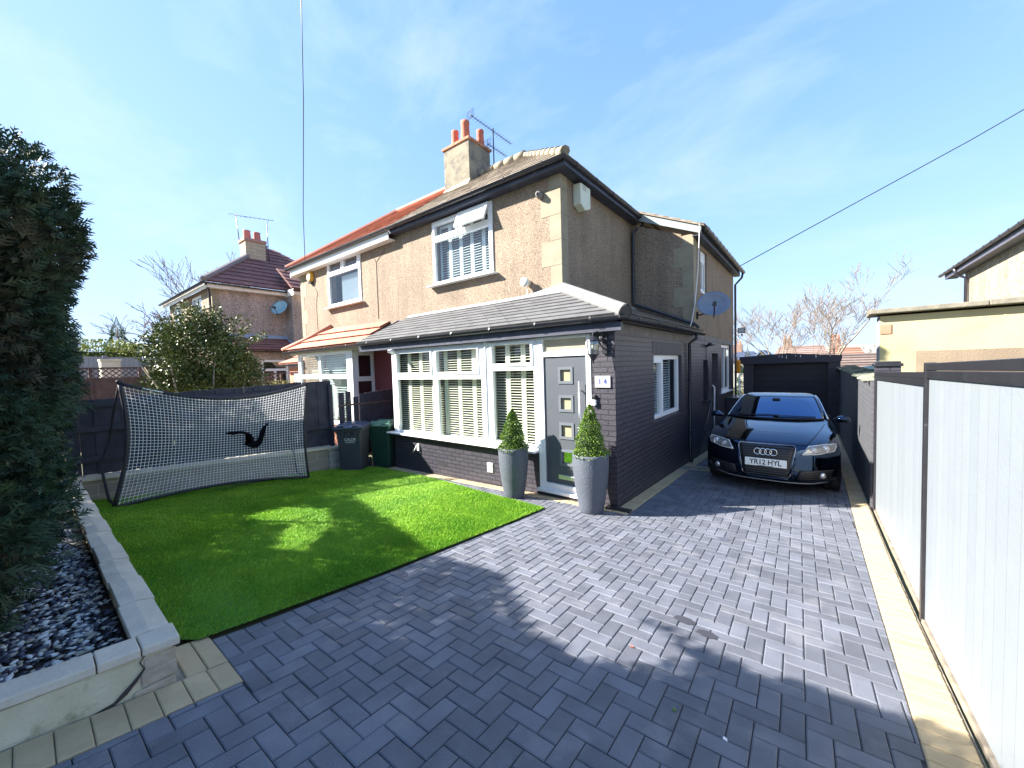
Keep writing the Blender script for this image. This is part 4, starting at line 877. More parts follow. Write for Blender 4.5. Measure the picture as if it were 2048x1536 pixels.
m.lathe([(.078,0),(.08,-.01),(.05,-.03),(.03,-.07),(.012,-.10),(.016,-.115),(.0,-.14)], (cx,cy,2.14), 10)
for k in range(3): a = 2*math.pi*k/3; m.tube([(cx+.07*math.cos(a),cy+.07*math.sin(a),2.13),(cx+.05*math.cos(a),cy+.05*math.sin(a),2.08),(cx,cy,2.05)], .004, 4)
part(m, 'cage', 'black', t)
m = MB(); m.lathe([(.0,.08),(.012,.07),(.02,.04),(.018,0),(0,-.01)], (cx,cy,2.21), 10); part(m, 'bulb', mat('bulb', (.8,.8,.75), .2), t)
t = thing('house_number_plate', (-2.37,5.09,1.75), 'white plaque with blue number 14 on the brick beside the front door', 'number plate')
m = MB(); m.box((-2.49,5.078,1.665),(-2.255,5.098,1.83)); part(m, 'plate', mat('plaque', (.42,.415,.37), .5, .05), t, bevel=.003)
text('number', '1 4', .105, mat('number_blue', (.04,.06,.26), .5), (-2.372,5.0765,1.747), (rad(90),0,0), t, bold=.003)
t = thing('doorbell', (-2.50,5.08,1.49), 'doorbell with black button and white lower half beneath the number plaque', 'doorbell')
m = MB(); m.box((-2.535,5.055,1.49),(-2.475,5.098,1.56)); m.tube([(-2.505,5.05,1.525),(-2.505,5.06,1.525)], .018, 10); part(m, 'button_housing', 'black', t, bevel=.004)
m = MB(); m.box((-2.535,5.05,1.41),(-2.475,5.098,1.489)); part(m, 'lower_cover', 'whitepaint', t, bevel=.005)
t = thing('outdoor_tap', (-6.55,5.05,.35), 'white outdoor tap bracket on the dark brick below the front window', 'tap')
m = MB(); m.box((-6.58,5.075,.30),(-6.52,5.098,.44)); m.tube([(-6.55,5.09,.41),(-6.55,5.04,.41),(-6.58,5.02,.33),(-6.66,5.03,.27)], .012, 8); part(m, 'body', 'whitepaint', t)
# aerials
def aerial(loc, top, booms, label):
    t = thing('tv_aerial', loc, label, 'tv aerial'); m = MB(); m.tube([loc, top], .018, 8); part(m, 'mast', 'gutter', t)
    for (p, d, L_, n, refl) in booms:
        p, d = Vector(p), Vector(d).normalized(); s = d.cross(Vector((0,0,1))).normalized(); m = MB(); m.tube([p-d*L_*.55, p+d*L_*.45], .010, 6)
        for k in range(n): q = p+d*L_*(-.5+.95*k/(n-1)); m.tube([q+s*.11, q-s*.11], .005, 4); m.tube([q+Vector((0,0,.05)), q-Vector((0,0,.05))], .004, 4)
        if refl:
            q = p-d*L_*.55; u = s.cross(d)
            for k in range(6): m.tube([q+s*.16+u*(k-2.5)*.05, q-s*.16+u*(k-2.5)*.05], .006, 4)
            m.tube([q+u*.14, q-u*.14], .007, 4)
        part(m, 'boom', mat('aerial_metal', (.07,.07,.10), .4, metal=.3) if not refl else MT['gutter'], t)
    return t
aerial((-7.50,8.98,7.75), (-7.50,8.98,9.0), [((-7.50,9.0,8.92),(.12,1,-.12),1.6,16,1), ((-7.48,9.15,8.42),(.12,1,-.12),.75,8,1)], 'dark twin tv aerial with spiky booms strapped to our rendered chimney')
# cables on walls / phone lines
t = thing('wall_cable', (-10,6.1,5), 'thin brown telephone cable running down the pebbledash between the two upstairs windows', 'cable')
m = MB(); m.tube([(-9.6,6.11,5.25),(-9.35,6.11,4.9),(-9.35,6.11,3.4)], .007, 5); m.tube([(-8.9,6.11,5.2),(-9.35,6.11,4.92)], .006, 5); part(m, 'wire', mat('brown_wire', (.17,.12,.09), .7), t)
t = thing('wall_cable', (-12.7,6.1,4.5), 'thin dark cable looping down from the yellow alarm box', 'cable')
m = MB(); m.tube([(-12.98,6.11,4.9),(-12.78,6.11,4.65),(-12.7,6.11,4.55),(-12.78,6.11,4.4),(-12.83,6.11,4.1),(-12.8,6.11,3.2)], .006, 5); part(m, 'wire', mat('dark_wire', (.13,.10,.08), .7), t)
t = thing('aerial_cable', (-2.15,9.6,4), 'white coaxial cable running from the rear gutter down to the extension roof', 'cable')
m = MB(); m.tube([(-2.02,9.36,5.0),(-2.04,9.4,4.7),(-2.08,9.44,4.0),(-2.14,9.42,3.3),(-2.18,9.3,2.88),(-2.2,9.2,2.75)], .010, 6); part(m, 'wire', 'whitepaint', t)
t = thing('overhead_wire', (-8.4,4,8), 'black overhead telephone wire hanging straight down in front of the orange roof', 'cable')
m = MB(); m.tube([(-12.77,5.80,5.55),(-11.9,5.42,6.6),(-9.58,4.51,8.45),(-9.0,4.3,10.2),(-8.4,4.05,12.0)], .010, 6)
part(m, 'wire', 'black', t)
t = thing('overhead_wire', (0,25,10), 'thin overhead wire sloping up to the right from the rear corner of the house', 'cable')
m = MB(); m.tube([(-2.1,13.6,4.7),(-1.94,14.4,4.99),(3.5,17.5,8.2),(8.9,20.6,11.6)], .014, 6); part(m, 'wire', 'black', t)

# ================================================================ LEFT FAR HOUSE (next pair)
FO = (-20, 7, 0)
fh = thing('semi_detached_house', FO, 'more distant house at the left with brown tiled hip roof and pale pebbledash side wall', 'house')
fx0, fy0 = -18.3, 4.75
m = MB(); wall(m, 'y', fy0, fy0+.25, -25, fx0, -.5, 5.45, [(-21.1,-19.7,4.0,5.3), (-24.3,-22.9,4.0,5.3)]); weld(part(m, 'wall', 'render', fh))
m = MB(); m.box((fx0-.25,fy0+.25,-.5),(fx0,7.35,5.45)); m.box((fx0-.25,7.35,-.5),(-17.55,7.6,5.5)); m.box((-17.8,7.6,-.5),(-17.55,13,5.45)); part(m, 'wall', 'render2', fh)
quoin(fh, fx0, fy0, 3.1, 5.44)
for x0, lb in ((-21.1, 'upstairs window nearest the corner'), (-24.3, 'upstairs window further along the front')):
    window(fh, 'y', fy0+.02, -1, x0, x0+1.4, 4.0, 5.3, [(x0+.1,x0+.65,4.1,5.2), (x0+.75,x0+1.3,4.1,5.2)], (), glass='glassdark', sill=(x0-.1,x0+1.5,4.0,.12), label=lb)
tiles(fh, (-25.3,4.45,5.55), (-17.95,4.45,5.55), (-21.3,7.8,8.15), (-24.5,7.8,8.15), 10, MT['roofbrown'], 'main_roof', joints=.4)
tiles(fh, (-17.95,4.45,5.55), (-17.95,11.5,5.55), (-21.3,8.15,8.15), (-21.3,7.8,8.15), 12, MT['roofbrown'], 'main_roof', joints=.4, th=.04)
m = MB(); m.tube([(-17.93,4.43,5.6),(-21.3,7.8,8.22),(-24.5,7.8,8.22)], .11, 7, smooth=False); part(m, 'ridge_tile', mat('grey_ridge', (.20,.17,.17), .9), fh)
tiles(fh, (-17.2,7.2,5.55), (-17.2,12.5,5.55), (-18.6,12.5,6.6), (-18.6,7.2,6.6), 5, MT['roofbrown'], 'rear_roof', th=.04)
m = MB(); m.box((-25.2,4.52,5.32),(-18.0,4.55,5.5)); m.box((-18.03,4.55,5.32),(-18.0,7.3,5.5)); m.box((-18.28,4.55,5.32),(-18.03,7.3,5.34)); m.box((-17.3,7.3,5.3),(-17.27,12,5.5)); m.box((-18.3,7.32,5.28),(-17.3,7.345,5.55)); part(m, 'fascia', mat('cream_fascia', (.70,.66,.58), .6), fh)
gutter(fh, [(-25.2,4.42,5.5),(-17.93,4.42,5.5),(-17.93,7.3,5.49)], .06, step=2)
gutter(fh, [(-17.2,7.25,5.49),(-17.2,12,5.49)], .06, step=2)
pipe(fh, [(-18.0,4.5,5.46),(-18.1,4.6,5.3),(-18.22,4.66,5.1),(-18.22,4.66,2.0)], .04, 'black')
# chimney on hip, tiled lean-to and ground floor window
m = MB(); m.box((-20.75,6.55,6.2),(-20.05,7.35,8.0)); c_ = part(m, 'chimney', brickmat('stone_chimney', (.42,.35,.24), (.35,.29,.20), (.28,.24,.2), .9, bw=.4, rh=.15, ms=.02), fh)
m = MB(); m.box((-20.8,6.5,7.98),(-20.0,7.4,8.10)); addchild(c_, FO, m, 'chimney_cap', mat('cap_brick', (.38,.20,.16), .9))
for y in (6.75, 7.15): m = MB(); m.lathe([(.16,0),(.13,.38),(.15,.42),(.1,.42)], (-20.4,y,8.1), 10); addchild(c_, FO, m, 'chimney_pot', mat('red_pot', (.50,.16,.13), .8))
tiles(fh, (-17.2,4.6,2.95), (-17.2,7.6,2.95), (-18.29,7.6,3.5), (-18.29,5.0,3.5), 5, MT['roofbrown'], 'porch_roof', th=.04)
m = MB(); m.box((-18.3,4.9,3.46),(-18.22,7.4,3.62)); m.hexa([(-18.3,7.3,3.4),(-17.3,7.3,2.98),(-17.3,7.36,2.98),(-18.3,7.36,3.4),(-18.3,7.3,3.55),(-17.3,7.3,3.12),(-17.3,7.36,3.12),(-18.3,7.36,3.55)]); part(m, 'flashing', mat('blue_lead', (.26,.36,.52), .6), fh)
m = MB(); wall(m, 'x', -17.45, -17.6, 4.8, 7.6, -.4, 2.95, [(6.0,7.0,1.55,2.55)]); weld(part(m, 'porch_wall', 'render2', fh)); gutter(fh, [(-17.17,4.6,2.9),(-17.17,7.6,2.9)], .05, step=2)
window(fh, 'x', -17.44, 1, 6.0, 7.0, 1.55, 2.55, [(6.08,6.92,2.2,2.47), (6.08,6.46,1.63,2.1), (6.54,6.92,1.63,2.1)], (), glass='glassdark', label='ground floor window of the tiled side porch')
t = thing('satellite_dish', (-17.75,7.1,4.7), 'pale blue satellite dish on the distant left house near its recessed corner', 'satellite dish'); bpy.data.objects.remove(t)
dish((-17.95, 7.05, 4.75), rad(-60), 'pale blue satellite dish on the distant left house near its recessed corner', .36, (.28,.50,.60), (-18.29, 7.2, 4.7))
t = aerial((-20.0,7.45,7.0), (-20.0,7.45,9.1), [((-20.0,7.0,9.05),(.5,1,-.05),1.5,9,0)], 'long thin tv aerial standing beside the left house\'s stone chimney')
t = aerial((-20.8,6.6,7.5), (-20.85,6.5,9.3), [((-20.85,6.6,9.28),(.5,1,-.12),.7,4,0)], 'single thin pole aerial on the left side of the distant stone chimney')
# small orange-roofed porch seen left of the bay
t = thing('brick_porch', (-15.4,6.6,0), 'small orange-roofed brick porch with white door left of the neighbour\'s bay', 'porch')
m = MB(); m.box((-15.6,6.3,-.4),(-14.1,7.4,2.2)); part(m, 'wall', brickmat('porch_brick', (.48,.20,.13), (.55,.25,.16), (.4,.34,.3), .85), t)
m = MB(); m.box((-15.1,6.26,.2),(-14.35,6.29,2.0)); part(m, 'door', 'white', t)
tiles(t, (-15.9,6.05,2.35), (-13.95,6.05,2.35), (-14.2,7.3,3.0), (-15.1,7.3,3.0), 3, MT['roofred'], 'roof', th=.04)
gutter(t, [(-15.9,6.02,2.3),(-13.95,6.02,2.3)], .05)
# ================================================================ FENCES, NET, BINS
t = thing('garden_fence', (-8.4,2.2,.5), 'tall dark painted board fence behind the rebound net on top of the low stone wall', 'fence')
y = .35; k = 0
while y < 4.12:
    w = .148; zt = 1.70+.035*(y-.7)+random.uniform(-.008,.012); zb = .60-.055*(y-.4)
    if 3.30 < y < 3.34: pass
    m = MB(); dx = .012 if k % 2 else 0; m.box((-8.37-dx, y, zb), (-8.352-dx, y+w+(.004 if k % 7 else -.006), zt if y < 3.3 else 1.80+random.uniform(-.01,.01))); part(m, 'board', 'wood', t, bevel=.003); y += w; k += 1
for z in (.78, 1.22, 1.58):
    m = MB(); m.box((-8.352, .35, z), (-8.315, 3.3 if z > 1 else 4.1, z+.075)); part(m, 'rail', 'wood', t, bevel=.003)
m = MB(); m.box((-8.37,4.12,-.1),(-8.29,4.2,1.72)); part(m, 'post', 'wood', t, bevel=.004)
t = thing('fence_base_wall', (-8.3,2.2,.2), 'low rough stone wall with pale coping under the dark board fence', 'low wall')
m = MB(); 
for (a, b) in [(.40,1.6),(1.6,2.8),(2.8,4.0)]: m.hexa([(-8.42,a,gz(-8.3,a)-.25),(-8.22,a,gz(-8.3,a)-.25),(-8.22,b,gz(-8.3,b)-.25),(-8.42,b,gz(-8.3,b)-.25),(-8.42,a,.54-.05*(a-.4)),(-8.22,a,.54-.05*(a-.4)),(-8.22,b,.54-.05*(b-.4)),(-8.42,b,.54-.05*(b-.4))])
part(m, 'wall', brickmat('stone_blocks', (.34,.29,.21), (.24,.21,.20), (.40,.37,.33), .9, bw=.42, rh=.155, ms=.02, dirt=((.12,.10,.10), 3, .52, .7)), t)
for i in range(6):
    a = .40+i*.6; m = MB(); z = .60-.05*(a-.4)-(.012 if i > 2 else 0); m.hexa([(-8.44,a,z-.05),(-8.18,a,z-.06),(-8.18,a+.597,z-.09),(-8.44,a+.597,z-.08),(-8.44,a,z),(-8.18,a,z-.012),(-8.18,a+.597,z-.042),(-8.44,a+.597,z-.03)]); part(m, 'coping_stone', 'coping', t, bevel=.006)
m = MB(); m.box((-8.42,4.0,-.35),(-8.16,4.28,.34)); part(m, 'pier', brickmat('pier_stone', (.42,.38,.34), (.30,.24,.22), (.55,.52,.48), .9, bw=.28, rh=.13, ms=.02), t)
m = MB(); m.box((-8.45,3.98,.34),(-8.14,4.30,.385)); part(m, 'coping_stone', 'coping', t, bevel=.006)
t = thing('picket_fence', (-8.35,5.0,.8), 'uneven dark picket fence with gaps standing behind the wheelie bins', 'fence')
y = 4.36; hs = [1.53,1.54,1.41,1.47,1.49,1.50,1.51,1.52,1.53,1.53,1.52]
for k, h in enumerate(hs):
    m = MB(); m.box((-8.36,y,.05),(-8.342,y+(.125 if k < 3 else .148),h)); part(m, 'board', 'wood', t, bevel=.003); y += .165 if k in (0,) else (.18 if k == 1 else .152)
m = MB(); m.box((-8.342,4.34,1.22),(-8.31,5.7,1.26)); part(m, 'rail', mat('brown_rail', (.10,.07,.065), .8), t)
m = MB(); m.box((-8.342,4.34,.4),(-8.31,5.95,.46)); part(m, 'rail', 'wood', t)
m = MB(); m.box((-8.3,5.72,.0),(-8.25,6.1,1.3)); m.box((-8.25,5.95,0),(-7.4,5.98,.9)); part(m, 'return_panel', mat('plum_timber', (.07,.035,.045), .8), t)
# neighbours' fences
def lattice(name, p0, p1, z0, z1, zl, label, m1, m2=None):
    t = thing(name, ((p0[0]+p1[0])/2,(p0[1]+p1[1])/2,z0), label, 'fence'); a, b = Vector((*p0,0)), Vector((*p1,0)); d = (b-a).normalized(); L_ = (b-a).length
    m = MB(); m.bar((a.x,a.y,(z0+z1)/2),(b.x,b.y,(z0+z1)/2), .03, z1-z0); part(m, 'panel', m1, t)
    for k in range(int(L_/.9)+1): p = a+d*min(k*.9, L_); m = MB(); m.box((p.x-.03,p.y-.03,z0),(p.x+.05,p.y+.03,zl or z1)); part(m, 'post', m1, t)
    if zl:
        m = MB(); n = int(L_/.12); H = zl-z1
        for k in range(-3, n+1):
            for s in (1, -1):
                u0 = k*.12; u1 = u0+H; z_0, z_1 = (z1, zl) if s > 0 else (zl, z1)
                if u0 < 0 or u1 > L_: continue
                p, q = a+d*u0, a+d*u1; m.bar((p.x,p.y,z_0),(q.x,q.y,z_1), .012, .022)
        for z in (z1+.02, zl-.02): m.bar((a.x,a.y,z),(b.x,b.y,z), .035, .04)
        part(m, 'lattice', m2 or m1, t)
    return t
lattice('lattice_fence', (-14.2,.2), (-14.2,3.4), .2, 1.98, 2.28, 'brown panel fence topped with diagonal lattice beyond the tall dark fence', 'woodbrown')
lattice('lattice_fence', (-14.3,3.7), (-14.3,5.7), .2, 1.70, 2.02, 'short brown lattice-topped fence below the distant left house', 'woodbrown')
t = thing('board_fence', (-22,3,2), 'weathered grey board fence below the yellow-green clipped hedge', 'fence')
m = MB()
m.bar((-22,.6,1.9),(-22,5.0,1.75), .03, 2.0); part(m, 'panel', brickmat('grey_boards', (.24,.25,.28), (.30,.31,.34), (.12,.12,.14), .9, bw=.14, rh=3, ms=.012, off=0), t)
for k in range(4): m = MB(); m.box((-21.98,.9+k*1.15,.5),(-21.88,1.02+k*1.15,2.93-.03*k)); part(m, 'post', 'woodgrey', t)
t = thing('storage_box', (-16,1.6,2), 'plain cream box standing behind the lattice fence', 'box'); m = MB(); m.box((-16.4,1.45,.4),(-15.9,1.85,2.5)); part(m, 'body', mat('cream_box', (.60,.55,.42), .8), t, bevel=.02)
m = MB(); m.box((-16.42,1.43,2.5),(-15.88,1.87,2.55)); part(m, 'lid', mat('cream_lid', (.66,.61,.48), .8), t)
# rebound net
NX = -7.56
t = thing('rebound_net', (NX,2.1,.1), 'black framed football rebound net with white mesh and curved edges on the lawn', 'sports net')
yl0, yl1, yr0, yr1 = .71, .86, 3.29, 3.37
def netpt(u, v):   # u 0..1 left to right, v 0..1 bottom to top
    c = math.sin(math.pi*u)
    zt = 1.92+(1.78-1.92)*u-.24*c; zb = .23+(.02-.23)*u+.10*c+.0
    z = zb+(zt-zb)*v; yl = yl0+(yl1-yl0)*v+.10*math.sin(math.pi*v); yr = yr0+(yr1-yr0)*v-.06*math.sin(math.pi*v)
    return Vector((NX-.10*c*math.sin(math.pi*v)-.05*v, yl+(yr-yl)*u, z))
frm = mat('net_frame', (.02,.02,.03), .6)
m = MB(); n1, n2 = 52, 26; n1, n2 = 58, 36
for i in range(1, n1): m.tube([netpt(i/n1, j/14) for j in range(15)], .0036, 3, cap=False)
for j in range(1, n2): m.tube([netpt(i/20, j/n2) for i in range(21)], .0036, 3, cap=False)
part(m, 'mesh_net', mat('net_cord', (.82,.84,.88), .7), t, recalc=False)
m = MB()
def ribbon(m, f, n, w):
    P = [f(k/n) for k in range(n+1)]
    for k in range(n): m.bar(P[k], P[k+1], .012, w)
m.tube([netpt(k/24, 1) for k in range(25)], .022, 6); m.tube([netpt(k/24, 0) for k in range(25)], .022, 6); m.tube([netpt(0, k/16) for k in range(17)], .026, 6); m.tube([netpt(1, k/16) for k in range(17)], .022, 6)
part(m, 'border', frm, t)
m = MB()
for (y0, y1, zt, zb) in ((.86,.71,1.93,.24), (3.37,3.29,1.79,.02)):
    g = zb; m.tube([(NX-.05,y0,zt),(NX-.32,y0-.05,1.55),(NX-.52,y0-.1,1.1),(NX-.56,y1-.05,.75),(NX-.50,y1,g+.02),(NX-.1,y1+.02,g-.02),(NX,y1,g+.0)], .017, 8)
m.tube([(NX-.2,y1-.0,.02),(NX-.35,2.6,.06),(NX-.3,1.6,.11),(NX-.35,.75,.22)], .012, 6); part(m, 'pole', frm, t)
m = MB(); m.lathe([(0,.0),(.035,.01),(.035,.05),(0,.06)], (NX-.05,.855,1.915), 10); part(m, 'cap', frm, t)
# emblem stitched on the net: a winged stroke
em = [(-.30,.07),(-.22,.085),(-.10,.075),(-.02,.055),(.05,.01),(.075,-.05),(.07,-.09),(.115,-.085),(.14,-.04),(.165,.03),(.20,.09),(.27,.14),(.285,.125),(.25,.09),(.235,.02),(.205,-.07),(.165,-.15),(.11,-.185),(.04,-.175),(-.03,-.13),(-.065,-.115),(-.02,-.10),(.02,-.10),(.035,-.06),(.015,-.01),(-.04,.025),(-.12,.045),(-.20,.035),(-.235,.05),(-.225,.055)]
bm = bmesh.new(); cy_, cz_ = 2.37, .95
vs = [bm.verts.new((NX-.085, cy_+a*1.1, cz_+b*1.25)) for a, b in em]; f = bm.faces.new(vs); bmesh.ops.triangulate(bm, faces=[f]); r = bmesh.ops.extrude_face_region(bm, geom=bm.faces[:]); 
for v in [g for g in r['geom'] if isinstance(g, bmesh.types.BMVert)]: v.co.x += .012
bmesh.ops.recalc_face_normals(bm, faces=bm.faces)
me = bpy.data.meshes.new('emblem'); bm.to_mesh(me); bm.free(); me.materials.append(mat('emblem_black', (.003,.003,.006), .95, spec=.1)); o = bpy.data.objects.new('emblem', me); COL.objects.link(o); o.parent = t
for v in me.vertices: v.co -= t.location
m = MB()
for (u, w) in [(.09,.008),(.105,.0),(.115,.0),(.125,.0),(.135,.0),(.145,.0),(.155,.0),(.165,.0)]:
    p = netpt(u, 1); q = netpt(u+.011, 1); m.bar((p.x+.026,p.y,p.z+.002),(q.x+.026,q.y,q.z+.002), .003, .017)
part(m, 'printed_label', 'whitepaint', t)
# wheelie bins
def bin_(loc, rz, label, body, lid, txt=None, wheels=True, ground=None):
    t = thing('wheelie_bin', loc, label, 'wheelie bin', 'wheelie bins by the front window', rz)
    bmt = mat('bin_plastic', body, .45, .08, 3); lmt = mat('bin_lid_plastic', lid, .4, .08, 3)
    m = MB(); w0, w1, d0, d1, H = .22, .275, .24, .31, .93
    lv = [(0,.86),(.1,.88),(.12,.86),(.80,.98),(.84,1.0),(1,1.02)]
    vs = []; fs = []
    prof = [(0,w0,d0),(.12,w0+.01,d0+.01),(.5,.245,.27),(.84,w1-.01,d1-.01),(.86,w1+.015,d1+.01),(.93,w1+.02,d1+.015)]
    n = 0
    for z, w, d in prof:
        r = .045; ring = []
        for cx, cy, a0 in ((w-r,d-r,0),(-w+r,d-r,90),(-w+r,-d+r,180),(w-r,-d+r,270)):
            for q in (0,45,90): ring.append((cx+r*math.cos(rad(a0+q)), cy+r*math.sin(rad(a0+q)), z))
        vs += ring; n = len(ring)
    for i in range(len(prof)-1):
        for k in range(n): fs.append((i*n+k, i*n+(k+1)%n, (i+1)*n+(k+1)%n, (i+1)*n+k))
    fs.append(tuple(range(n))[::-1]); fs.append(tuple((len(prof)-1)*n+k for k in range(n))); m.add(vs, fs, 0, False)
    b = m.build('body', bmt, t, local=True, bevel=.006); b.parent = t
    m = MB(); m.box((-.13,-.262,.40),(.13,-.245,.415)); m.box((-.13,-.262,.25),(-.115,-.25,.40)); m.box((.115,-.262,.25),(.13,-.25,.40))
    for x in (-.12,0,.12): m.box((x-.018,-.325,.80),(x+.018,-.285,.86))
    m.build('moulded_ribs', bmt, t, local=True, bevel=.003)
    m = MB(); vs = []; ring = [(-.30,-.36),(.30,-.36),(.30,.30),(-.30,.30)]
    for z, s in ((.93,1),(.965,1),(.985,.90),(1.02,.60)): vs += [(x*s, y*s if z < .98 else y*s+.01, z) for x, y in ring]
    fs = [(i*4+k, i*4+(k+1)%4, (i+1)*4+(k+1)%4, (i+1)*4+k) for i in range(3) for k in range(4)]+[(3,2,1,0),(12,13,14,15)]; m.add(vs, fs)
    m.box((-.2,-.37,.99),(-.08,-.31,1.005)); m.box((.08,-.37,.99),(.2,-.31,1.005)); m.box((-.24,-.22,.995),(.24,-.16,1.03)); m.box((-.24,.10,.995),(.24,.16,1.03)); m.build('lid', lmt, t, local=True, bevel=.012)
    m = MB(); m.tube([(-.26,.34,.93),(-.26,.37,.95),(.26,.37,.95),(.26,.34,.93)], .015, 8); m.build('handle', bmt, t, local=True)
    for s in (-1, 1):
        m = MB(); m.lathe([(0,-.025),(.06,-.025),(.10,-.02),(.10,.02),(.06,.025),(0,.025)], (s*.24,.27,.10), 20, ax='x'); m.build('wheel', MT['black'], t, local=True)
    m = MB(); m.tube([(-.24,.27,.10),(.24,.27,.10)], .012, 8); m.build('axle', MT['black'], t, local=True)
    if txt:
        for s_, z, sz in txt:
            o = text('lettering', s_, sz, mat('bin_print', (.72,.75,.78), .6), (0,0,0), (rad(94),0,0)); o.parent = t; o.location = (.02,-.293+(.70-z)*.04,z)
    return t
bin_((-7.86,4.40,gz(-7.8,4.4)), rad(42), 'dark charcoal wheelie bin with faint white lettering in front of the green one', (.045,.048,.065), (.06,.08,.13), [('CALDE', .70, .075), ('COUNCIL', .645, .045)])
bin_((-7.82,5.16,gz(-7.8,5.1)), rad(25), 'dark green wheelie bin tucked behind the charcoal one by the window sill', (.018,.06,.045), (.12,.24,.17), [])
t = thing('toy_ball', (-7.55,5.35,.1), 'small blue ball with white spots lying behind the green bin', 'ball')
m = MB(); r = .075; m.lathe([(r*math.sin(rad(a)), -r*math.cos(rad(a))) for a in range(0,181,15)], (-7.50,5.33,gz(-7.5,5.3)+.26), 20); part(m, 'body', mat('blue_ball', (.03,.06,.42), .4), t)
m = MB()
for z, a in ((.30,200),(.26,250),(.20,215),(.27,300)): m.lathe([(0,0),(.02,0),(.018,.004),(0,.005)], (-7.50+.073*math.cos(rad(a)),5.33+.073*math.sin(rad(a)),gz(-7.5,5.3)+z), 10, ax='y')
part(m, 'spot', 'whitepaint', t)
t = thing('rubble_bag', (-7.45,5.55,.1), 'small pile of white rubble and wrappers behind the blue ball', 'rubble')
for k in range(9):
    m = MB(); x, y, z = -7.5+random.uniform(-.1,.09), 5.6+random.uniform(-.12,.12), gz(-7.5,5.5)+.05+random.uniform(0,.28)*(1 if k > 3 else .2); s = random.uniform(.03,.06); m.box((x-s,y-s,z-s),(x+s,y+s*.7,z+s*.8)); o = part(m, 'chunk', 'whitepaint' if k % 2 else 'coping', t, bevel=.015)
m = MB(); m.box((-7.62,5.22,gz(-7.5,5.3)-.02),(-7.39,5.75,gz(-7.5,5.3)+.18)); t2 = thing('wooden_kerb', (-7.5,5.4,0), 'low dark timber edging under the blue ball beside the front wall', 'timber edging'); part(m, 'plank', mat('plum_plank', (.07,.04,.05), .8), t2, bevel=.01)
# leggy shrub behind the fence gap
def twigs(n, base, h, spread, r, seed=1, pts=None, bend=.3):
    rnd = random.Random(seed); m = MB()
    for k in range(n):
        a = rnd.uniform(0, 6.28); l = rnd.uniform(.5, 1)*h; p = Vector(base)+Vector((rnd.uniform(-.05,.05),rnd.uniform(-.05,.05),0)); path = [p]; d = Vector((math.cos(a)*spread, math.sin(a)*spread, 1)).normalized()
        for s in range(5):
            d = (d+Vector((rnd.uniform(-bend,bend), rnd.uniform(-bend,bend), rnd.uniform(-.1,.2)))).normalized(); p = p+d*l/5; path.append(p)
        m.tube(path, [r*(1-.15*s) for s in range(6)], 4)
    return m
t = thing('bare_shrub', (-8.8,4.25,0), 'leggy straw-coloured shrub showing through the gap between the two dark fences', 'shrub')
m = twigs(60, (-8.85,4.28,-.1), 1.75, .18, .007, 3); part(m, 'stem', mat('straw_twig', (.40,.32,.16), .9), t, recalc=False)
P = np.array([-8.85,4.28,.9])+RNG.normal(0, 1, (1400,3))*np.array([.12,.14,.45]); D = unit(RNG.normal(0,1,P.shape)); V, F = leaves(P, D, RNG.uniform(.02,.04,len(P))); npmesh('foliage', V, F, mat('straw_leaf', (.34,.30,.13), .8, island=.4, col2=(.50,.44,.22)), t)
# potted topiary
def pot(loc, H, r1, label, label2, ht, group):
    x, y, z = loc; t = thing('plant_pot', loc, label, 'plant pot', 'tall grey pots by the front door')
    m = MB(); pr = [(0,0),(r1*.62,0),(r1*.66,.02)]+[(r1*(.66+.34*math.sin(k/12*math.pi/2)**.9), H*(.03+.93*k/12)) for k in range(1,13)]+[(r1*1.0,H),(r1*.92,H),(r1*.90,H-.06),(0,H-.06)]
    m.lathe(pr, loc, 40); part(m, 'body', mat('grey_ribbed_pot', (.085,.098,.125), .6, .1, 8, .8, 55), t)
    m = MB(); m.lathe([(0,H-.045),(r1*.91,H-.05)], loc, 24); part(m, 'soil', mat('compost', (.04,.03,.02), .95), t)
    p = thing('topiary_cone', (x,y,z+H-.05), label2, 'topiary'); 
    n = 6500; h = RNG.random(n)**1.25; rr = .225*(1-h)**.72*(1+.10*np.sin(h*23)+.07*RNG.normal(0,1,n)); rr[h > .93] *= .6
    rr *= (.72+.28*RNG.random(n)**.4); a = RNG.uniform(0, 6.283, n); rr *= 1+.06*np.sin(a*3+h*9)
    P = np.stack([x+rr*np.cos(a), y+rr*np.sin(a), z+H-.04+h*ht], -1); N_ = unit(np.stack([np.cos(a), np.sin(a), .5+0*a], -1)); D = unit(N_+RNG.normal(0,.6,P.shape))
    V, F = leaves(P, D, RNG.uniform(.014,.028,n), .6); npmesh('crown', V, F, MT['box'], p)
    m = MB(); m.lathe([(.15,0),(.14,ht*.25),(.08,ht*.6),(.01,ht*.9)], (x,y,z+H-.05), 12); part(m, 'shade_core', mat('boxwood_shade', (.015,.03,.008), .9), p)  # dark core stands for shade inside the topiary
    m = MB(); m.tube([(x,y,z+H-.08),(x,y,z+H+ht*.7)], .014, 6); part(m, 'stem', 'bark', p)
pot((-3.73,4.72,float(gz(-3.7,4.7))), .79, .235, 'tall tapered grey pot to the left of the front door', 'cone-shaped box topiary in the pot left of the door', .62, '')
pot((-2.42,4.76,float(gz(-2.4,4.7))), .80, .245, 'tall tapered grey pot to the right of the front door near the corner', 'cone-shaped box topiary in the pot right of the door', .70, '')

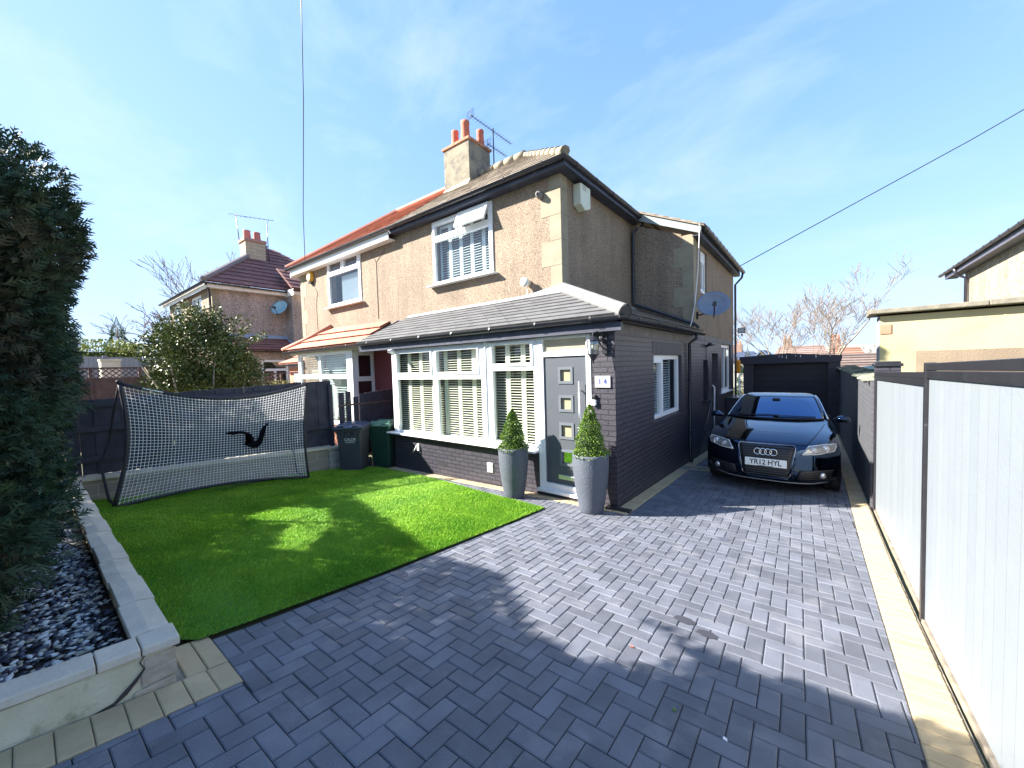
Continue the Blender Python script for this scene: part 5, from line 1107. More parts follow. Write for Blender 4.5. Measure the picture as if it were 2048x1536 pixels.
# ================================================================ RIGHT SIDE: GATES, WALL, GARAGE
GX = .60
pan = brickmat('white_cladding', (.195,.222,.245), (.225,.250,.272), (.15,.17,.19), .5, bw=.125, rh=5, ms=.006, off=0, bump=.35, dirt=((.17,.19,.20), 3, .55, .5))
blk = mat('black_gate_steel', (.018,.018,.022), .35, .2, 8, dirt=((.16,.15,.15), 20, .66, .6))
def gate(y0, y1, zt0, zt1, label, x):
    t = thing('driveway_gate', (x,(y0+y1)/2,.2), label, 'gate', 'white clad gates folded back along the right boundary')
    g0, g1 = float(gz(x,y0)), float(gz(x,y1))
    m = MB(); m.hexa([(x+.012,y0+.03,g0+.05),(x+.035,y0+.03,g0+.05),(x+.035,y1-.03,g1+.05),(x+.012,y1-.03,g1+.05),(x+.012,y0+.03,zt0-.095),(x+.035,y0+.03,zt0-.095),(x+.035,y1-.03,zt1-.095),(x+.012,y1-.03,zt1-.095)]); part(m, 'panel', pan, t)
    for (a, b, nm, h_) in ((zt0, zt1, 'top_rail', .048), (zt0-.052, zt1-.052, 'top_rail', .05), (g0+.05, g1+.05, 'bottom_rail', .035)):
        m = MB(); m.bar((x+.02,y0,a-.03),(x+.02,y1,b-.03), .045, h_); part(m, nm, blk if nm == 'top_rail' else mat('worn_rail', (.26,.22,.17), .6, .3, 9), t, bevel=.003)
    for y, zt, g in ((y0,zt0,g0),(y1,zt1,g1)):
        m = MB(); m.box((x-.008,y-.025,g+.02),(x+.045,y+.025,zt)); part(m, 'stile', blk, t, bevel=.004)
    return t
gate(3.86, 6.78, 1.885, 1.80, 'far white clad gate leaf with black frame nearer the brick wall', GX)
gate(.72, 3.80, 2.02, 1.945, 'near tall white clad gate leaf with black frame at the right edge', GX-.015)
t = thing('gate_post', (GX+.02,6.95,1), 'black square brick gate pier with flat cap at the far end of the white gates', 'gate post')
m = MB(); m.box((GX+.01,6.86,-.3),(GX+.24,7.09,1.86)); part(m, 'shaft', 'brick', t); m = MB(); m.box((GX-.01,6.84,1.86),(GX+.26,7.11,1.90)); m.box((GX+.01,6.86,1.90),(GX+.24,7.09,1.925)); part(m, 'cap', 'black', t, bevel=.006)
t = thing('boundary_wall', (GX+.1,11,.5), 'black painted brick boundary wall running from the gates back to the garage', 'wall')
m = MB(); ys = [7.1,8.6,10.2,12,14,16.0]; zt = [1.66,1.68,1.66,1.64,1.60,1.60]
for i in range(5): a, b = ys[i], ys[i+1]; g0, g1 = gz(.5,a)-.2, gz(.5,b)-.2; m.hexa([(GX-.01,a,g0),(GX+.2,a,g0),(GX+.2,b,g1),(GX-.01,b,g1),(GX-.01,a,zt[i]),(GX+.2,a,zt[i]),(GX+.2,b,zt[i+1]),(GX-.01,b,zt[i+1])])
part(m, 'wall', brickmat('painted_boundary', (.085,.088,.098), (.10,.103,.115), (.06,.06,.07), .6), t)
m = MB()
for k in range(46):
    y = 7.3+k*.19; z = 1.65+.0; dx = random.uniform(-.10,.02); m.hexa([(GX-.03+dx,y,z+.0),(GX+.25,y,z+.02),(GX+.25,y+.2,z+.02),(GX-.03+dx*.5,y+.2,z-.005),(GX-.03+dx,y+.01,z+.02+random.uniform(0,.025)),(GX+.25,y,z+.07+random.uniform(0,.04)),(GX+.25,y+.19,z+.06),(GX-.03+dx*.5,y+.2,z+.018)])
part(m, 'ragged_capping', mat('roofing_felt', (.11,.12,.10), .85, .4, 5, dirt=((.34,.36,.24), 4, .48, .9)), t)
# neighbour's shed roof beyond the wall
t = thing('garden_shed', (2.0,11.5,0), 'low shed with pale green felt roof and cream wall just over the black boundary wall', 'shed')
m = MB(); m.box((.95,9.6,-.5),(2.6,13.6,1.72)); part(m, 'wall', mat('shed_cream', (.66,.60,.38), .85, .1, 4), t)
m = MB(); m.slab([(.85,9.4,1.70),(2.7,9.4,2.05),(2.7,13.8,2.05),(.85,13.8,1.70)], .035); part(m, 'roof', mat('green_felt', (.22,.34,.30), .8, .2, 3, dirt=((.45,.44,.28), 3, .5, .6)), t)
t = thing('garden_shed', (1.4,8.2,0), 'blue-grey lean-to corner with mossy sheets beside the gate pier', 'shed')
m = MB(); m.box((.86,7.3,-.3),(1.6,8.8,1.62)); part(m, 'wall', mat('bluegrey_wall', (.26,.31,.35), .8), t)
m = MB(); m.slab([(.80,7.2,1.60),(1.65,7.2,1.72),(1.65,9.2,1.72),(.80,9.2,1.60)], .03); part(m, 'roof', mat('mossy_sheet', (.20,.23,.16), .85, .4, 6, dirt=((.42,.42,.26), 6, .5, .8)), t)
# yellow rendered gable wall and flat roofed garage
t = thing('rendered_outbuilding', (4,9.4,1), 'cream-yellow rendered outbuilding with thick grey coping rising behind the white gates', 'outbuilding')
yel = mat('yellow_render', (.39,.335,.175), .9, .08, 1.2, .3, 25, col2=(.45,.40,.25), det=6, dirt=((.40,.27,.10), 1.1, .56, .55))
m = MB(); m.box((.84,9.0,-.5),(9,9.36,2.66)); part(m, 'wall', yel, t)
m = MB(); m.box((.832,9.01,-.5),(.8385,9.35,2.66)); part(m, 'corner_face', mat('grey_render_edge', (.34,.33,.35), .9), t)
m = MB(); m.box((1.27,8.992,1.4),(9,8.998,2.06)); bb = part(m, 'lower_band', mat('tan_render', (.22,.17,.12), .95, .12, 3, .6, 50), t)
m = MB(); m.box((.838,8.985,2.36),(.98,8.999,2.52)); part(m, 'exposed_brick', mat('brick_patch', (.50,.20,.13), .9), t, bevel=.012)
for i, (a, b) in enumerate([(.70,2.0),(2.005,3.5),(3.505,5),(5.005,9.1)]):
    m = MB(); m.hexa([(a,8.86,2.70),(b,8.86,2.70),(b,9.46,2.68),(a,9.46,2.68),(a,8.88,2.775+.008*(i%2)),(b,8.88,2.775+.008*(i%2)),(b,9.44,2.81),(a,9.44,2.81)]); part(m, 'coping_stone', mat('grey_coping', (.17,.155,.12), .95, .2, 9, .6, 40), t, bevel=.012)
m = MB(); m.box((.9,9.36,2.6),(9,9.4,2.7)); part(m, 'roof_edge', 'black', t)
# right neighbour house
RO = (6, 16, 0)
t = thing('detached_house', RO, 'cream pebbledash house with slate-grey gutter at the far right edge', 'house')
wx = 3.75
m = MB(); wall(m, 'x', wx, wx+.25, 8.0, 18.7, -.6, 4.75, [(11.0,12.35,3.2,4.3)]); weld(part(m, 'wall', dashmat('cream_dash', [(.20,.14,.09),(.34,.29,.20),(.40,.35,.25),(.45,.40,.30)], 40, .4), t))
m = MB(); m.box((wx,18.7,-.6),(10,18.95,4.75)); part(m, 'wall', 'render', t)
window(t, 'x', wx-.01, -1, 11.0, 12.35, 3.2, 4.3, [(11.1,11.6,3.3,4.2),(11.7,12.25,3.3,4.2)], (), glass='glassdark', label='white framed side window')
m = MB(); m.box((wx-.28,8,4.55),(wx-.25,19.9,4.72)); m.box((wx-.25,8,4.55),(wx,19.9,4.57)); part(m, 'fascia', mat('slate_fascia', (.09,.09,.12), .6), t)
gutter(t, [(wx-.34,8,4.74),(wx-.34,20.2,4.74)], .06, 'gutter', step=.55)
tiles(t, (wx-.3,20.2,4.78), (wx-.3,8,4.78), (wx+3,8,7.0), (wx+3,20.2,7.0), 9, MT['roofgrey'], 'roof', joints=.5)
pipe(t, [(wx-.34,18.4,4.68),(wx-.3,18.45,4.5),(wx-.07,18.5,4.35),(wx-.07,18.5,1)], .045, 'gutter', clips=[(wx-.07,18.5,3.2)])
m = MB(); m.box((wx-.02,13.0,4.02),(wx+.01,13.25,4.22)); part(m, 'air_vent', mat('terracotta_vent', (.42,.30,.22), .8), t)
# garage
t = thing('garage', (-.85,17,0), 'black painted garage with horizontal panel door at the end of the driveway', 'garage')
m = MB(); wall(m, 'y', 16.0, 16.25, -2.05, .60, -1.2, 1.90, [(-1.74,.30,-1.2,1.84)]); weld(part(m, 'wall', 'brick', t))
m = MB(); m.box((-2.05,16.25,-1.2),(-1.85,21,1.9)); m.box((.4,16.25,-1.2),(.6,21,1.9)); part(m, 'wall', 'brick', t)
m = MB(); m.prism([(-2.16,15.94,1.84),(.62,15.94,1.86),(.64,15.94,2.06),(-.75,15.94,2.17),(-1.2,15.94,2.155),(-2.17,15.94,2.09)], (0,.06,0)); part(m, 'fascia', mat('garage_fascia', (.035,.035,.055), .6, .2, 3, .3, 30), t)
m = MB(); m.slab([(-2.16,16,2.08),(.62,16,2.05),(.62,21,1.95),(-2.16,21,1.98)], .06); part(m, 'roof', mat('felt_roof', (.10,.10,.10), .9), t)
m = MB()
for k in range(12): m.box((-1.80,16.26,-.70+k*.213),(.36,16.29,-.70+k*.213+.203))
m.box((-1.80,16.285,-1.0),(.36,16.30,1.88)); part(m, 'garage_door', mat('dark_panel_door', (.018,.018,.026), .4, .1, 3), t)
m = MB()
for k, x in enumerate([-1.0,-.92,-.80,-.55,-.42,-.02,.1,.33]): m.box((x,15.93,2.12-.05-(k%3)*.03-.02*abs(x)),(x+.018,15.938,2.10)); 
part(m, 'paint_drips', 'whitepaint', t)
# bits by the back door
t = thing('storage_cabinet', (-1.98,14.0,.2), 'dark cabinet standing against the side wall below the kitchen window', 'cabinet')
m = MB(); m.box((-2.17,13.3,-.6),(-1.75,14.3,.82)); part(m, 'body', 'brick', t, bevel=.01); m = MB(); m.box((-2.18,13.27,.82),(-1.72,14.33,.86)); part(m, 'lid', 'gutter', t, bevel=.005)
t = thing('coiled_hose', (-1.74,13.25,.3), 'grey hose reel hanging on the front of the dark cabinet', 'hose'); m = MB()
m.tube([(-1.95+.08*math.cos(a*.5),13.27,.22+.10*math.sin(a*.5)) for a in range(26)], .014, 6); part(m, 'coil', mat('hose_grey', (.45,.47,.52), .4), t)
t = thing('orange_toy', (-2.0,15.6,.0), 'orange and white toy seen in the gap behind the rear downpipe', 'toy'); m = MB(); m.box((-2.26,15.45,1.55),(-2.08,15.6,1.98)); part(m, 'panel', mat('orange_plastic', (.85,.32,.03), .4), t, bevel=.02)  # unidentified orange shape, built like a small barrier
m = MB(); m.tube([(-2.2,15.52,1.55),(-2.26,15.5,-.5)], .02, 8); m.tube([(-2.12,15.52,1.55),(-2.05,15.5,-.5)], .02, 8); m.tube([(-2.17,15.52,1.98),(-2.17,15.52,2.12)], .03, 8); part(m, 'leg', 'whitepaint', t)
t = thing('floodlight', (-2.0,14.65,2.95), 'square floodlight on an arm off the rear corner of the house', 'floodlight')
m = MB(); m.tube([(-2.15,14.82,2.93),(-1.98,14.6,2.95)], .01, 6); part(m, 'arm', 'gutter', t); m = MB(); m.box((-2.02,14.5,2.86),(-1.80,14.56,3.04)); part(m, 'body', 'gutter', t, bevel=.008)
m = MB(); m.box((-2.0,14.49,2.88),(-1.82,14.499,3.02)); part(m, 'lamp_glass', mat('lamp_glass', (.55,.58,.60), .2), t); m = MB(); m.lathe([(0,.03),(.03,.02),(.03,-.02),(0,-.04)], (-1.9,14.52,2.81), 12); part(m, 'sensor', 'black', t)
# ================================================================ CAR
LV = [(.165,.12,.46,4.12,.79),(.20,.05,.46,4.20,.835),(.30,.0,.44,4.25,.865),(.42,.0,.43,4.27,.878),(.55,.015,.42,4.28,.882),(.64,.04,.41,4.28,.882),(.70,.075,.40,4.28,.880),(.735,.13,.40,4.27,.876),
      (.775,.25,.40,4.26,.868),(.82,.40,.42,4.24,.857),(.865,.58,.46,4.22,.840),(.905,.78,.50,4.18,.815),(.94,.98,.46,4.12,.790),(.965,1.14,.40,4.08,.770),(.985,1.24,.38,4.02,.752),
      (1.03,1.33,.38,3.98,.735),(1.12,1.55,.36,3.90,.700),(1.22,1.82,.32,3.78,.660),(1.31,2.08,.28,3.60,.618),(1.365,2.28,.24,3.45,.575),(1.395,2.46,.20,3.30,.52),(1.412,2.66,.14,3.15,.42),(1.42,2.84,.06,3.0,.22)]
XS = [0,.2,.38,.54,.67,.77,.85,.91,.955,.985,1.0]
def carS(z):
    for a, b in zip(LV[:-1], LV[1:]):
        if a[0] <= z <= b[0]: t = (z-a[0])/(b[0]-a[0]); return [a[i]+(b[i]-a[i])*t for i in range(5)]
    return LV[-1]
def carY(x, z): _, yf, cf, yr, hw = carS(z); return yf+cf*min(1, abs(x)/hw)**3.0
CL = (-.612, 7.04, float(gz(-.6, 7.04))+.0)
car = thing('parked_car', CL, 'black hatchback with UK plate YR12 HYL parked facing us on the driveway beside the house', 'car')
car.rotation_euler = (-.042, 0, 0); car.scale = (1.035, 1.0, 1.05)
paint = mat('sky_tinted_car_paint', (.022,.045,.085), .07, .05, 3, metal=1, coat=.5); cdark = mat('car_trim', (.012,.012,.014), .45, .1, 9); chm = mat('car_chrome', (.80,.80,.82), .12, .03, 9, metal=1)  # black paint given a blue metal tint that stands in for reflected sky
paint.node_tree.nodes['Principled BSDF'].inputs['Coat IOR'].default_value = 1.5; paint.node_tree.nodes['Principled BSDF'].inputs['Coat Tint'].default_value = (.62,.82,1,1)
cglass = mat('sky_tinted_car_glass', (.045,.12,.26), .02, .05, 3, metal=1, coat=.3)  # opaque blue metal, sky reflection put into the glass colour
cglass.node_tree.nodes['Principled BSDF'].inputs['Coat IOR'].default_value = 1.5; cglass.node_tree.nodes['Principled BSDF'].inputs['Coat Tint'].default_value = (.5,.78,1,1)
m = MB(); vs = []; K = 0
for (z, yf, cf, yr, hw) in LV:
    half = [(hw*x, yf+cf*x**3.0) for x in XS]
    ys = yf+cf; ye = yr-.35 if z < 1 else yr-.28
    half += [(hw*(1+.006*math.sin(math.pi*t)), ys+(ye-ys)*t) for t in (.12,.28,.45,.62,.8,1)]
    half += [(hw*x, yr-(yr-ye)*x**3.0) for x in (.97,.88,.7,.4,0)]
    ring = half+[(-x, y) for x, y in half[1:-1]][::-1]; K = len(ring); vs += [(x, y, z) for x, y in ring]
fs = [(i*K+k, i*K+(k+1)%K, (i+1)*K+(k+1)%K, (i+1)*K+k) for i in range(len(LV)-1) for k in range(K)]
fs.append(tuple(range(K))[::-1]); fs.append(tuple((len(LV)-1)*K+k for k in range(K)))
m.add(vs, fs, 0, True); cb_ = m.build('body', paint, car, local=True, subsurf=1)
def cpatch(name, q, mm, off=.006, nx=14, nz=6, par=None, fn=carY, smooth=True, edge=None, local=True):
    """quad in (x,z): bl, br, tr, tl laid on the front surface"""
    g = MB(); vs = []
    for j in range(nz+1):
        for i in range(nx+1):
            u, v = i/nx, j/nz; bx = q[0][0]*(1-u)+q[1][0]*u; bz = q[0][1]*(1-u)+q[1][1]*u; tx = q[3][0]*(1-u)+q[2][0]*u; tz = q[3][1]*(1-u)+q[2][1]*u
            x, z = bx+(tx-bx)*v, bz+(tz-bz)*v; vs.append((x, fn(x, z)-off, z))
    n1 = len(vs); vs += [(x, y+off+.02, z) for x, y, z in vs]
    w = nx+1; fs = [(j*w+i, j*w+i+1, (j+1)*w+i+1, (j+1)*w+i) for j in range(nz) for i in range(nx)]
    per = [i for i in range(w)]+[j*w+nx for j in range(1, nz+1)]+[nz*w+i for i in range(nx-1, -1, -1)]+[j*w for j in range(nz-1, 0, -1)]
    fs += [(per[k], n1+per[k], n1+per[(k+1)%len(per)], per[(k+1)%len(per)]) for k in range(len(per))]
    g.add(vs, fs, 0, smooth); o = g.build(name, mm, None, local=True, recalc=False); o.parent = par or car; return o
# single frame grille
gr = cpatch('grille', [(-.265,.25),(.265,.25),(.355,.70),(-.355,.70)], cdark, .010)
fr = MB(); pts = [(-.265,.25),(.265,.25),(.30,.30),(.362,.68),(.345,.715),(-.345,.715),(-.362,.68),(-.30,.30),(-.265,.25)]
fr.tube([(x, carY(x, z)-.014, z) for x, z in pts], .010, 8); o = fr.build('grille_frame', mat('dark_chrome', (.30,.30,.33), .25, metal=1), None, local=True); o.parent = gr
sl = MB()
for k in range(13):
    z = .275+k*.034; w = .262+(z-.25)*.195
    if .385 < z < .545: continue
    sl.tube([(w*(t/8-1), carY(w*(t/8-1), z)-.018, z) for t in range(17)], .0065, 5)
o = sl.build('grille_slat', mat('grille_slat', (.05,.05,.055), .3), None, local=True); o.parent = gr
# plate
pl = MB(); pl.box((-.262,-.045,.400),(.262,-.030,.515)); o = pl.build('number_plate', mat('plate_white', (.78,.80,.78), .3, .02), None, local=True, bevel=.006); o.parent = car
tx = text('plate_text', 'YR12 HYL', .105, mat('plate_black', (.01,.01,.01), .5), (0,0,0), (rad(90),0,0), bold=.0015); tx.parent = o; tx.location = (0,-.047,.459); tx.scale = (.88,1,1); np_ = o
m = MB(); m.box((-.10,-.0465,.404),(.10,-.0455,.411)); o2 = m.build('plate_caption', cdark, None, local=True); o2.parent = np_
# badge
for k in range(4):
    m = MB(); cx = -.099+.066*k; n = 28; m.tube([(cx+.045*math.cos(2*math.pi*j/n), -.034-.004*(k%2), .615+.045*math.sin(2*math.pi*j/n)) for j in range(n+1)], .0062, 6, cap=False); o = m.build('badge_ring', chm, None, local=True); o.parent = car
# headlights
for s in (-1, 1):
    def Q(*p): return [(s*x, z) for x, z in p] if s > 0 else [(s*x, z) for x, z in (p[1], p[0], p[3], p[2])]
    h = cpatch('headlight', Q((.425,.595),(.805,.640),(.835,.755),(.500,.725)), mat('lamp_housing', (.34,.33,.31), .25, metal=.5), .004, 12, 5)
    m = MB(); P_ = [(.44,.603),(.62,.617),(.80,.655),(.825,.72),(.80,.745),(.66,.738),(.51,.716),(.44,.603)]; m.tube([(s*x, carY(x, z)-.008, z) for x, z in P_], .0075, 6); o = m.build('daylight_strip', mat('drl_white', (.80,.80,.76), .25), None, local=True); o.parent = h
    for (x, z, r) in ((.70,.683,.050),(.565,.664,.040)):
        m = MB(); y = carY(x, z); m.lathe([(r,-.004),(r*.86,-.016),(r*.8,-.006),(r*.55,.0),(r*.5,-.012),(0,-.018)], (s*x,y-.003,z), 20, ax='y'); o = m.build('lens', mat('lamp_lens', (.62,.64,.68), .08, metal=.8), None, local=True); o.parent = h
    o = cpatch('cover_glass', Q((.425,.595),(.805,.640),(.835,.755),(.500,.725)), glassmat('lamp_cover', (.95,.95,.95), .12), .020, 12, 5, par=h)
    # lower intake, fog lamp
    f = cpatch('bumper_intake', Q((.37,.235),(.76,.245),(.80,.40),(.42,.375)), cdark, .005, 12, 4)
    for k in range(4):
        m = MB(); z = .262+k*.032; m.tube([(s*x, carY(x, z)-.009, z) for x in (.40,.50,.60,.70,.765)], .005, 5); o = m.build('intake_slat', mat('intake_slat', (.035,.035,.04), .35), None, local=True); o.parent = f
    m = MB(); y = carY(.665,.315); m.lathe([(0,-.028),(.030,-.026),(.034,-.016),(.043,-.012),(.045,0)], (s*.665,y-.002,.315), 20, ax='y'); o = m.build('fog_lamp', mat('fog_lens', (.60,.60,.60), .12, metal=.7), None, local=True); o.parent = car
    m = MB(); m.tube([(s*x, carY(x, z)-.006, z) for x, z in ((.36,.56),(.345,.46),(.31,.33),(.33,.25),(.42,.205))], [.010,.016,.018,.016,.01], 8); o = m.build('bumper_crease', paint, None, local=True); o.parent = car
    # mirror
    m = MB(); mx_ = s*.965; vs = []
    for k, (xx, r, zz) in enumerate([(.80,.012,1.00),(.84,.03,1.0),(.87,.062,1.015),(.92,.078,1.022),(.98,.075,1.02),(1.02,.055,1.015),(1.04,.02,1.01)]):
        vs += [(s*xx, 1.62+r*1.1*math.cos(2*math.pi*j/12), zz+r*.78*math.sin(2*math.pi*j/12)) for j in range(12)]
    m.add(vs, [(i*12+j, i*12+(j+1)%12, (i+1)*12+(j+1)%12, (i+1)*12+j) for i in range(6) for j in range(12)]+[tuple(range(12)), tuple(72+j for j in range(12))], 0, True)
    o = m.build('door_mirror', paint, None, local=True, subsurf=1); o.parent = car
    # side windows
    m = MB(); vs = []
    for z in (1.03,1.12,1.22,1.31,1.35):
        _, yf, cf, yr, hw = carS(z)
        for t in np.linspace(0, 1, 9): vs.append((s*(hw*(1+.006*math.sin(math.pi*t))+.004), yf+cf+.10+(yr-.45-yf-cf)*t, z))
    m.add(vs, [(j*9+i, j*9+i+1, (j+1)*9+i+1, (j+1)*9+i) for j in range(4) for i in range(8)], 0, True); o = m.build('side_window', cglass, None, local=True, recalc=False); o.parent = car
    m = MB(); _, yf, cf, yr, hw = carS(1.02); m.tube([(s*(carS(z)[4]+.006), carS(z)[1]+carS(z)[2]+.06, z) for z in (1.0,1.12,1.22,1.31,1.365)], .012, 6); m.tube([(s*(carS(1.02)[4]+.008), y, 1.015) for y in (1.8,2.6,3.6)], .008, 6); o = m.build('window_trim', chm, None, local=True); o.parent = car
    for yc in (.86, 3.42):
        m = MB(); x0 = s*.67; m.lathe([(.20,0),(.30,-.0),(.322,.02),(.325,.10),(.325,.16),(.31,.205),(.27,.215),(.225,.19),(.20,.15)], (0,0,0), 32, ax='x'); 
        for i in range(len(m.v)): v = m.v[i]; m.v[i] = (x0+s*v[0], yc+v[1], .325+v[2])
        o = m.build('wheel', mat('tyre_rubber', (.02,.02,.022), .8), None, local=True); o.parent = car
        m = MB()
        for k in range(5):
            a = 2*math.pi*k/5; m.bar((x0+s*.185, yc, .325), (x0+s*.175, yc+.225*math.cos(a), .325+.225*math.sin(a)), .055, .03, upv=(s,0,0))
        m.lathe([(0,0),(.06,0),(.06,-.02)], (x0+s*.2,yc,.325), 14, ax='x'); m.tube([(x0+s*.18, yc+.22*math.cos(2*math.pi*j/28), .325+.22*math.sin(2*math.pi*j/28)) for j in range(29)], .016, 6); o2 = m.build('rim', mat('alloy', (.45,.45,.47), .3, metal=.8), None, local=True); o2.parent = o
        m = MB(); m.lathe([(0,.0),(.37,.0),(.37,.004),(0,.004)], (0,0,0), 28, ax='x')
        for i in range(len(m.v)): v = m.v[i]; m.v[i] = (s*(.8785+v[0]), yc+v[1], max(.165, .335+v[2]))
        o = m.build('arch_shade_disc', cdark, None, local=True); o.parent = car  # flat dark disc stands for the shade of an uncut arch opening
# windscreen: strip of the surface between cowl and roof header
def ws(u, z, off): 
    _, yf, cf, yr, hw = carS(z); x = hw*u; return (x, yf+cf*abs(u)**3.0-off, z+off*.6)
m = MB(); zs = [1.005,1.05,1.10,1.15,1.20,1.25,1.30,1.335]; us = np.linspace(-.93,.93,23)
m.add([ws(u, z, .008) for z in zs for u in us], [(j*23+i, j*23+i+1, (j+1)*23+i+1, (j+1)*23+i) for j in range(7) for i in range(22)], 0, True); wsc = m.build('windscreen', cglass, None, local=True, recalc=False); wsc.parent = car
m = MB()
for e in ((-.935,1), (.935,1)): m.tube([ws(e[0], z, .008) for z in zs], .012, 5)
m.tube([ws(u, 1.0, .012) for u in us], .016, 5); m.tube([ws(u, 1.34, .006) for u in us], .008, 5); o = m.build('screen_seal', cdark, None, local=True); o.parent = wsc
m = MB(); m.tube([ws(u, 1.02+.03*(1-abs(u+.1)), .022) for u in np.linspace(-.75,.1,9)], .009, 5); m.tube([ws(u, 1.02+.02*(1-abs(u-.3)), .022) for u in np.linspace(0,.8,9)], .009, 5); o = m.build('wiper', cdark, None, local=True); o.parent = car
m = MB(); m.box((-.06,0,0),(.06,.012,.04)); o = m.build('sensor_housing', cdark, None, local=True, bevel=.006); o.parent = wsc; o.location = (0, carY(0,1.29)-.022, 1.285)
# splitter and hood shut lines
m = MB(); m.tube([(x, carY(x,.19)-.012, .185+.03*(abs(x) > .55)*(abs(x)-.55)*4) for x in np.linspace(-.74,.74,21)], .009, 6); o = m.build('splitter', mat('lip_grey', (.22,.22,.25), .25), None, local=True); o.parent = car
m = MB(); m.tube([(x, carY(x,.26)-.006, .235) for x in np.linspace(-.30,.30,9)], .010, 6); o = m.build('lower_blade', paint, None, local=True); o.parent = car
for s in (-1, 1):
    m = MB(); m.tube([(s*(.50+.20*t), carY(.5+.2*t, .742+.20*t)-.001, .742+.20*t+.002) for t in np.linspace(0,1,9)], .004, 5); o = m.build('bonnet_gap', cdark, None, local=True); o.parent = car
m = MB(); m.tube([(x, carY(x,.733)-.002, .736) for x in np.linspace(-.50,.50,17)], .0035, 5); o = m.build('bonnet_gap', cdark, None, local=True); o.parent = car
# ================================================================ VEGETATION
def baretree(name, base, H, label, m_, seed, spread=.6, lean=(0,0), r0=None, levels=6, up=.12, twig=.006, stems=1, group=None, cat='tree', nchild=(2,3), drop=.76, thick=1.0):
    rnd = random.Random(seed); t = thing(name, base, label, cat, group); mb = MB(); lim = MB(); r0 = r0 or H*.018
    def grow(p, d, L_, r, lv):
        n = 4; path = [p]; q = p
        for k in range(n):
            d = (d+Vector((rnd.gauss(0,.12), rnd.gauss(0,.12), rnd.gauss(up*.3,.06)))).normalized(); q = q+d*L_/n; path.append(q)
        re = max(twig*.8, r*.62)
        (mb if lv == 0 else lim).tube(path, [r+(re-r)*k/n for k in range(n+1)], 6 if lv < 2 else 3, cap=False)
        if lv >= levels: return
        for c in range(rnd.randint(*nchild)):
            k = rnd.choice([2,3,4,4]); a = rnd.uniform(0, 6.283); ax = Vector((math.cos(a), math.sin(a), 0)); dd = (d+ax*spread*rnd.uniform(.6,1.3)+Vector((0,0,up))).normalized()
            grow(path[k], dd, L_*rnd.uniform(drop-.12, drop+.10), re*(.95 if k == 4 else .75), lv+1)
    for s in range(stems):
        d = Vector((lean[0]+(rnd.uniform(-.45,.45) if stems > 1 else 0), lean[1]+(rnd.uniform(-.4,.4) if stems > 1 else 0), 1)).normalized()
        grow(Vector(base)+Vector((rnd.uniform(-.2,.2)*(stems > 1),0,0)), d, H*.26, r0, 0)
    mb.build('trunk', m_, t, recalc=False); lim.build('crown', m_, t, recalc=False); return t
pale = mat('pale_twig', (.19,.15,.12), .9, .2, 1.5, col2=(.27,.22,.17)); pinkish = mat('far_twig', (.20,.16,.17), .9, .2, 1)  # plain twig browns
# holly over the fence
t = thing('holly_tree', (-10.9, 2.75, .3), 'large round holly tree with glossy two-tone leaves in front of the distant left house', 'tree')
HB = [((-10.9,2.65,2.35),(.95,.80,.75)), ((-10.9,2.2,2.45),(.8,.55,.70)), ((-10.8,3.2,2.15),(.8,.50,.60)), ((-10.9,2.5,3.0),(.6,.55,.42)), ((-10.9,2.0,1.95),(.6,.4,.35)), ((-10.9,2.65,1.75),(.8,.7,.4))]
P, Nn = lobes(34000, HB, .6, 2.0); P += Nn*(.10*np.sin(P[:,1]*9+P[:,2]*7)+.07*np.sin(P[:,2]*13+P[:,0]*5))[:,None]+RNG.normal(0,.04,P.shape)
k = RNG.random(len(P)) < .68+.4*np.sin(P[:,1]*6.1+P[:,2]*5.3+P[:,0]*4); P, Nn = P[k], Nn[k]
rn = random.Random(4); sp_, sd_ = [], []; tb = MB()
for q in range(46):   # long outer shoots with leaves
    a = rn.uniform(-1.3, 1.3); b = rn.uniform(-.15, 1.1); d = Vector((rn.uniform(-.4,.6), math.sin(a)*math.cos(b), math.sin(b)+.25)).normalized(); p = Vector((-10.9+d.x*.6, 2.62+d.y*.82, 2.45+d.z*.62)); L_ = rn.uniform(.25,.62); path = [p]
    for k in range(6): d = (d+Vector((rn.gauss(0,.10),rn.gauss(0,.12),rn.gauss(.02,.09)))).normalized(); p = p+d*L_/6; path.append(p)
    tb.tube(path, [.008,.007,.006,.005,.004,.003,.002], 4)
    for k in range(1, 7):
        for z in range(7): sp_.append(path[k]+Vector((rn.gauss(0,.03),rn.gauss(0,.03),rn.gauss(0,.03)))); sd_.append((rn.gauss(0,1),rn.gauss(0,1),rn.gauss(.3,.7)))
P = np.concatenate([P, np.array(sp_)]); D = np.concatenate([unit(Nn+RNG.normal(0,.8,Nn.shape)), unit(np.array(sd_))])
V, F = leaves(P, D, RNG.uniform(.045,.085,len(P)), .6); npmesh('crown', V, F, MT['holly'], t)
base = Vector((-10.9,2.6,.1))
for k in range(9):
    a = k*.7; d = Vector((math.cos(a)*.35, math.sin(a)*.45, 1)).normalized(); p = base+Vector((0,.12*math.sin(a),0)); tb.tube([p, p+d*.9, p+d*1.5+Vector((0,.1*math.sin(a*3),0)), p+d*2.3], [.045,.035,.025,.008], 6)
tb.build('trunk', MT['barkpale'], t, recalc=False)
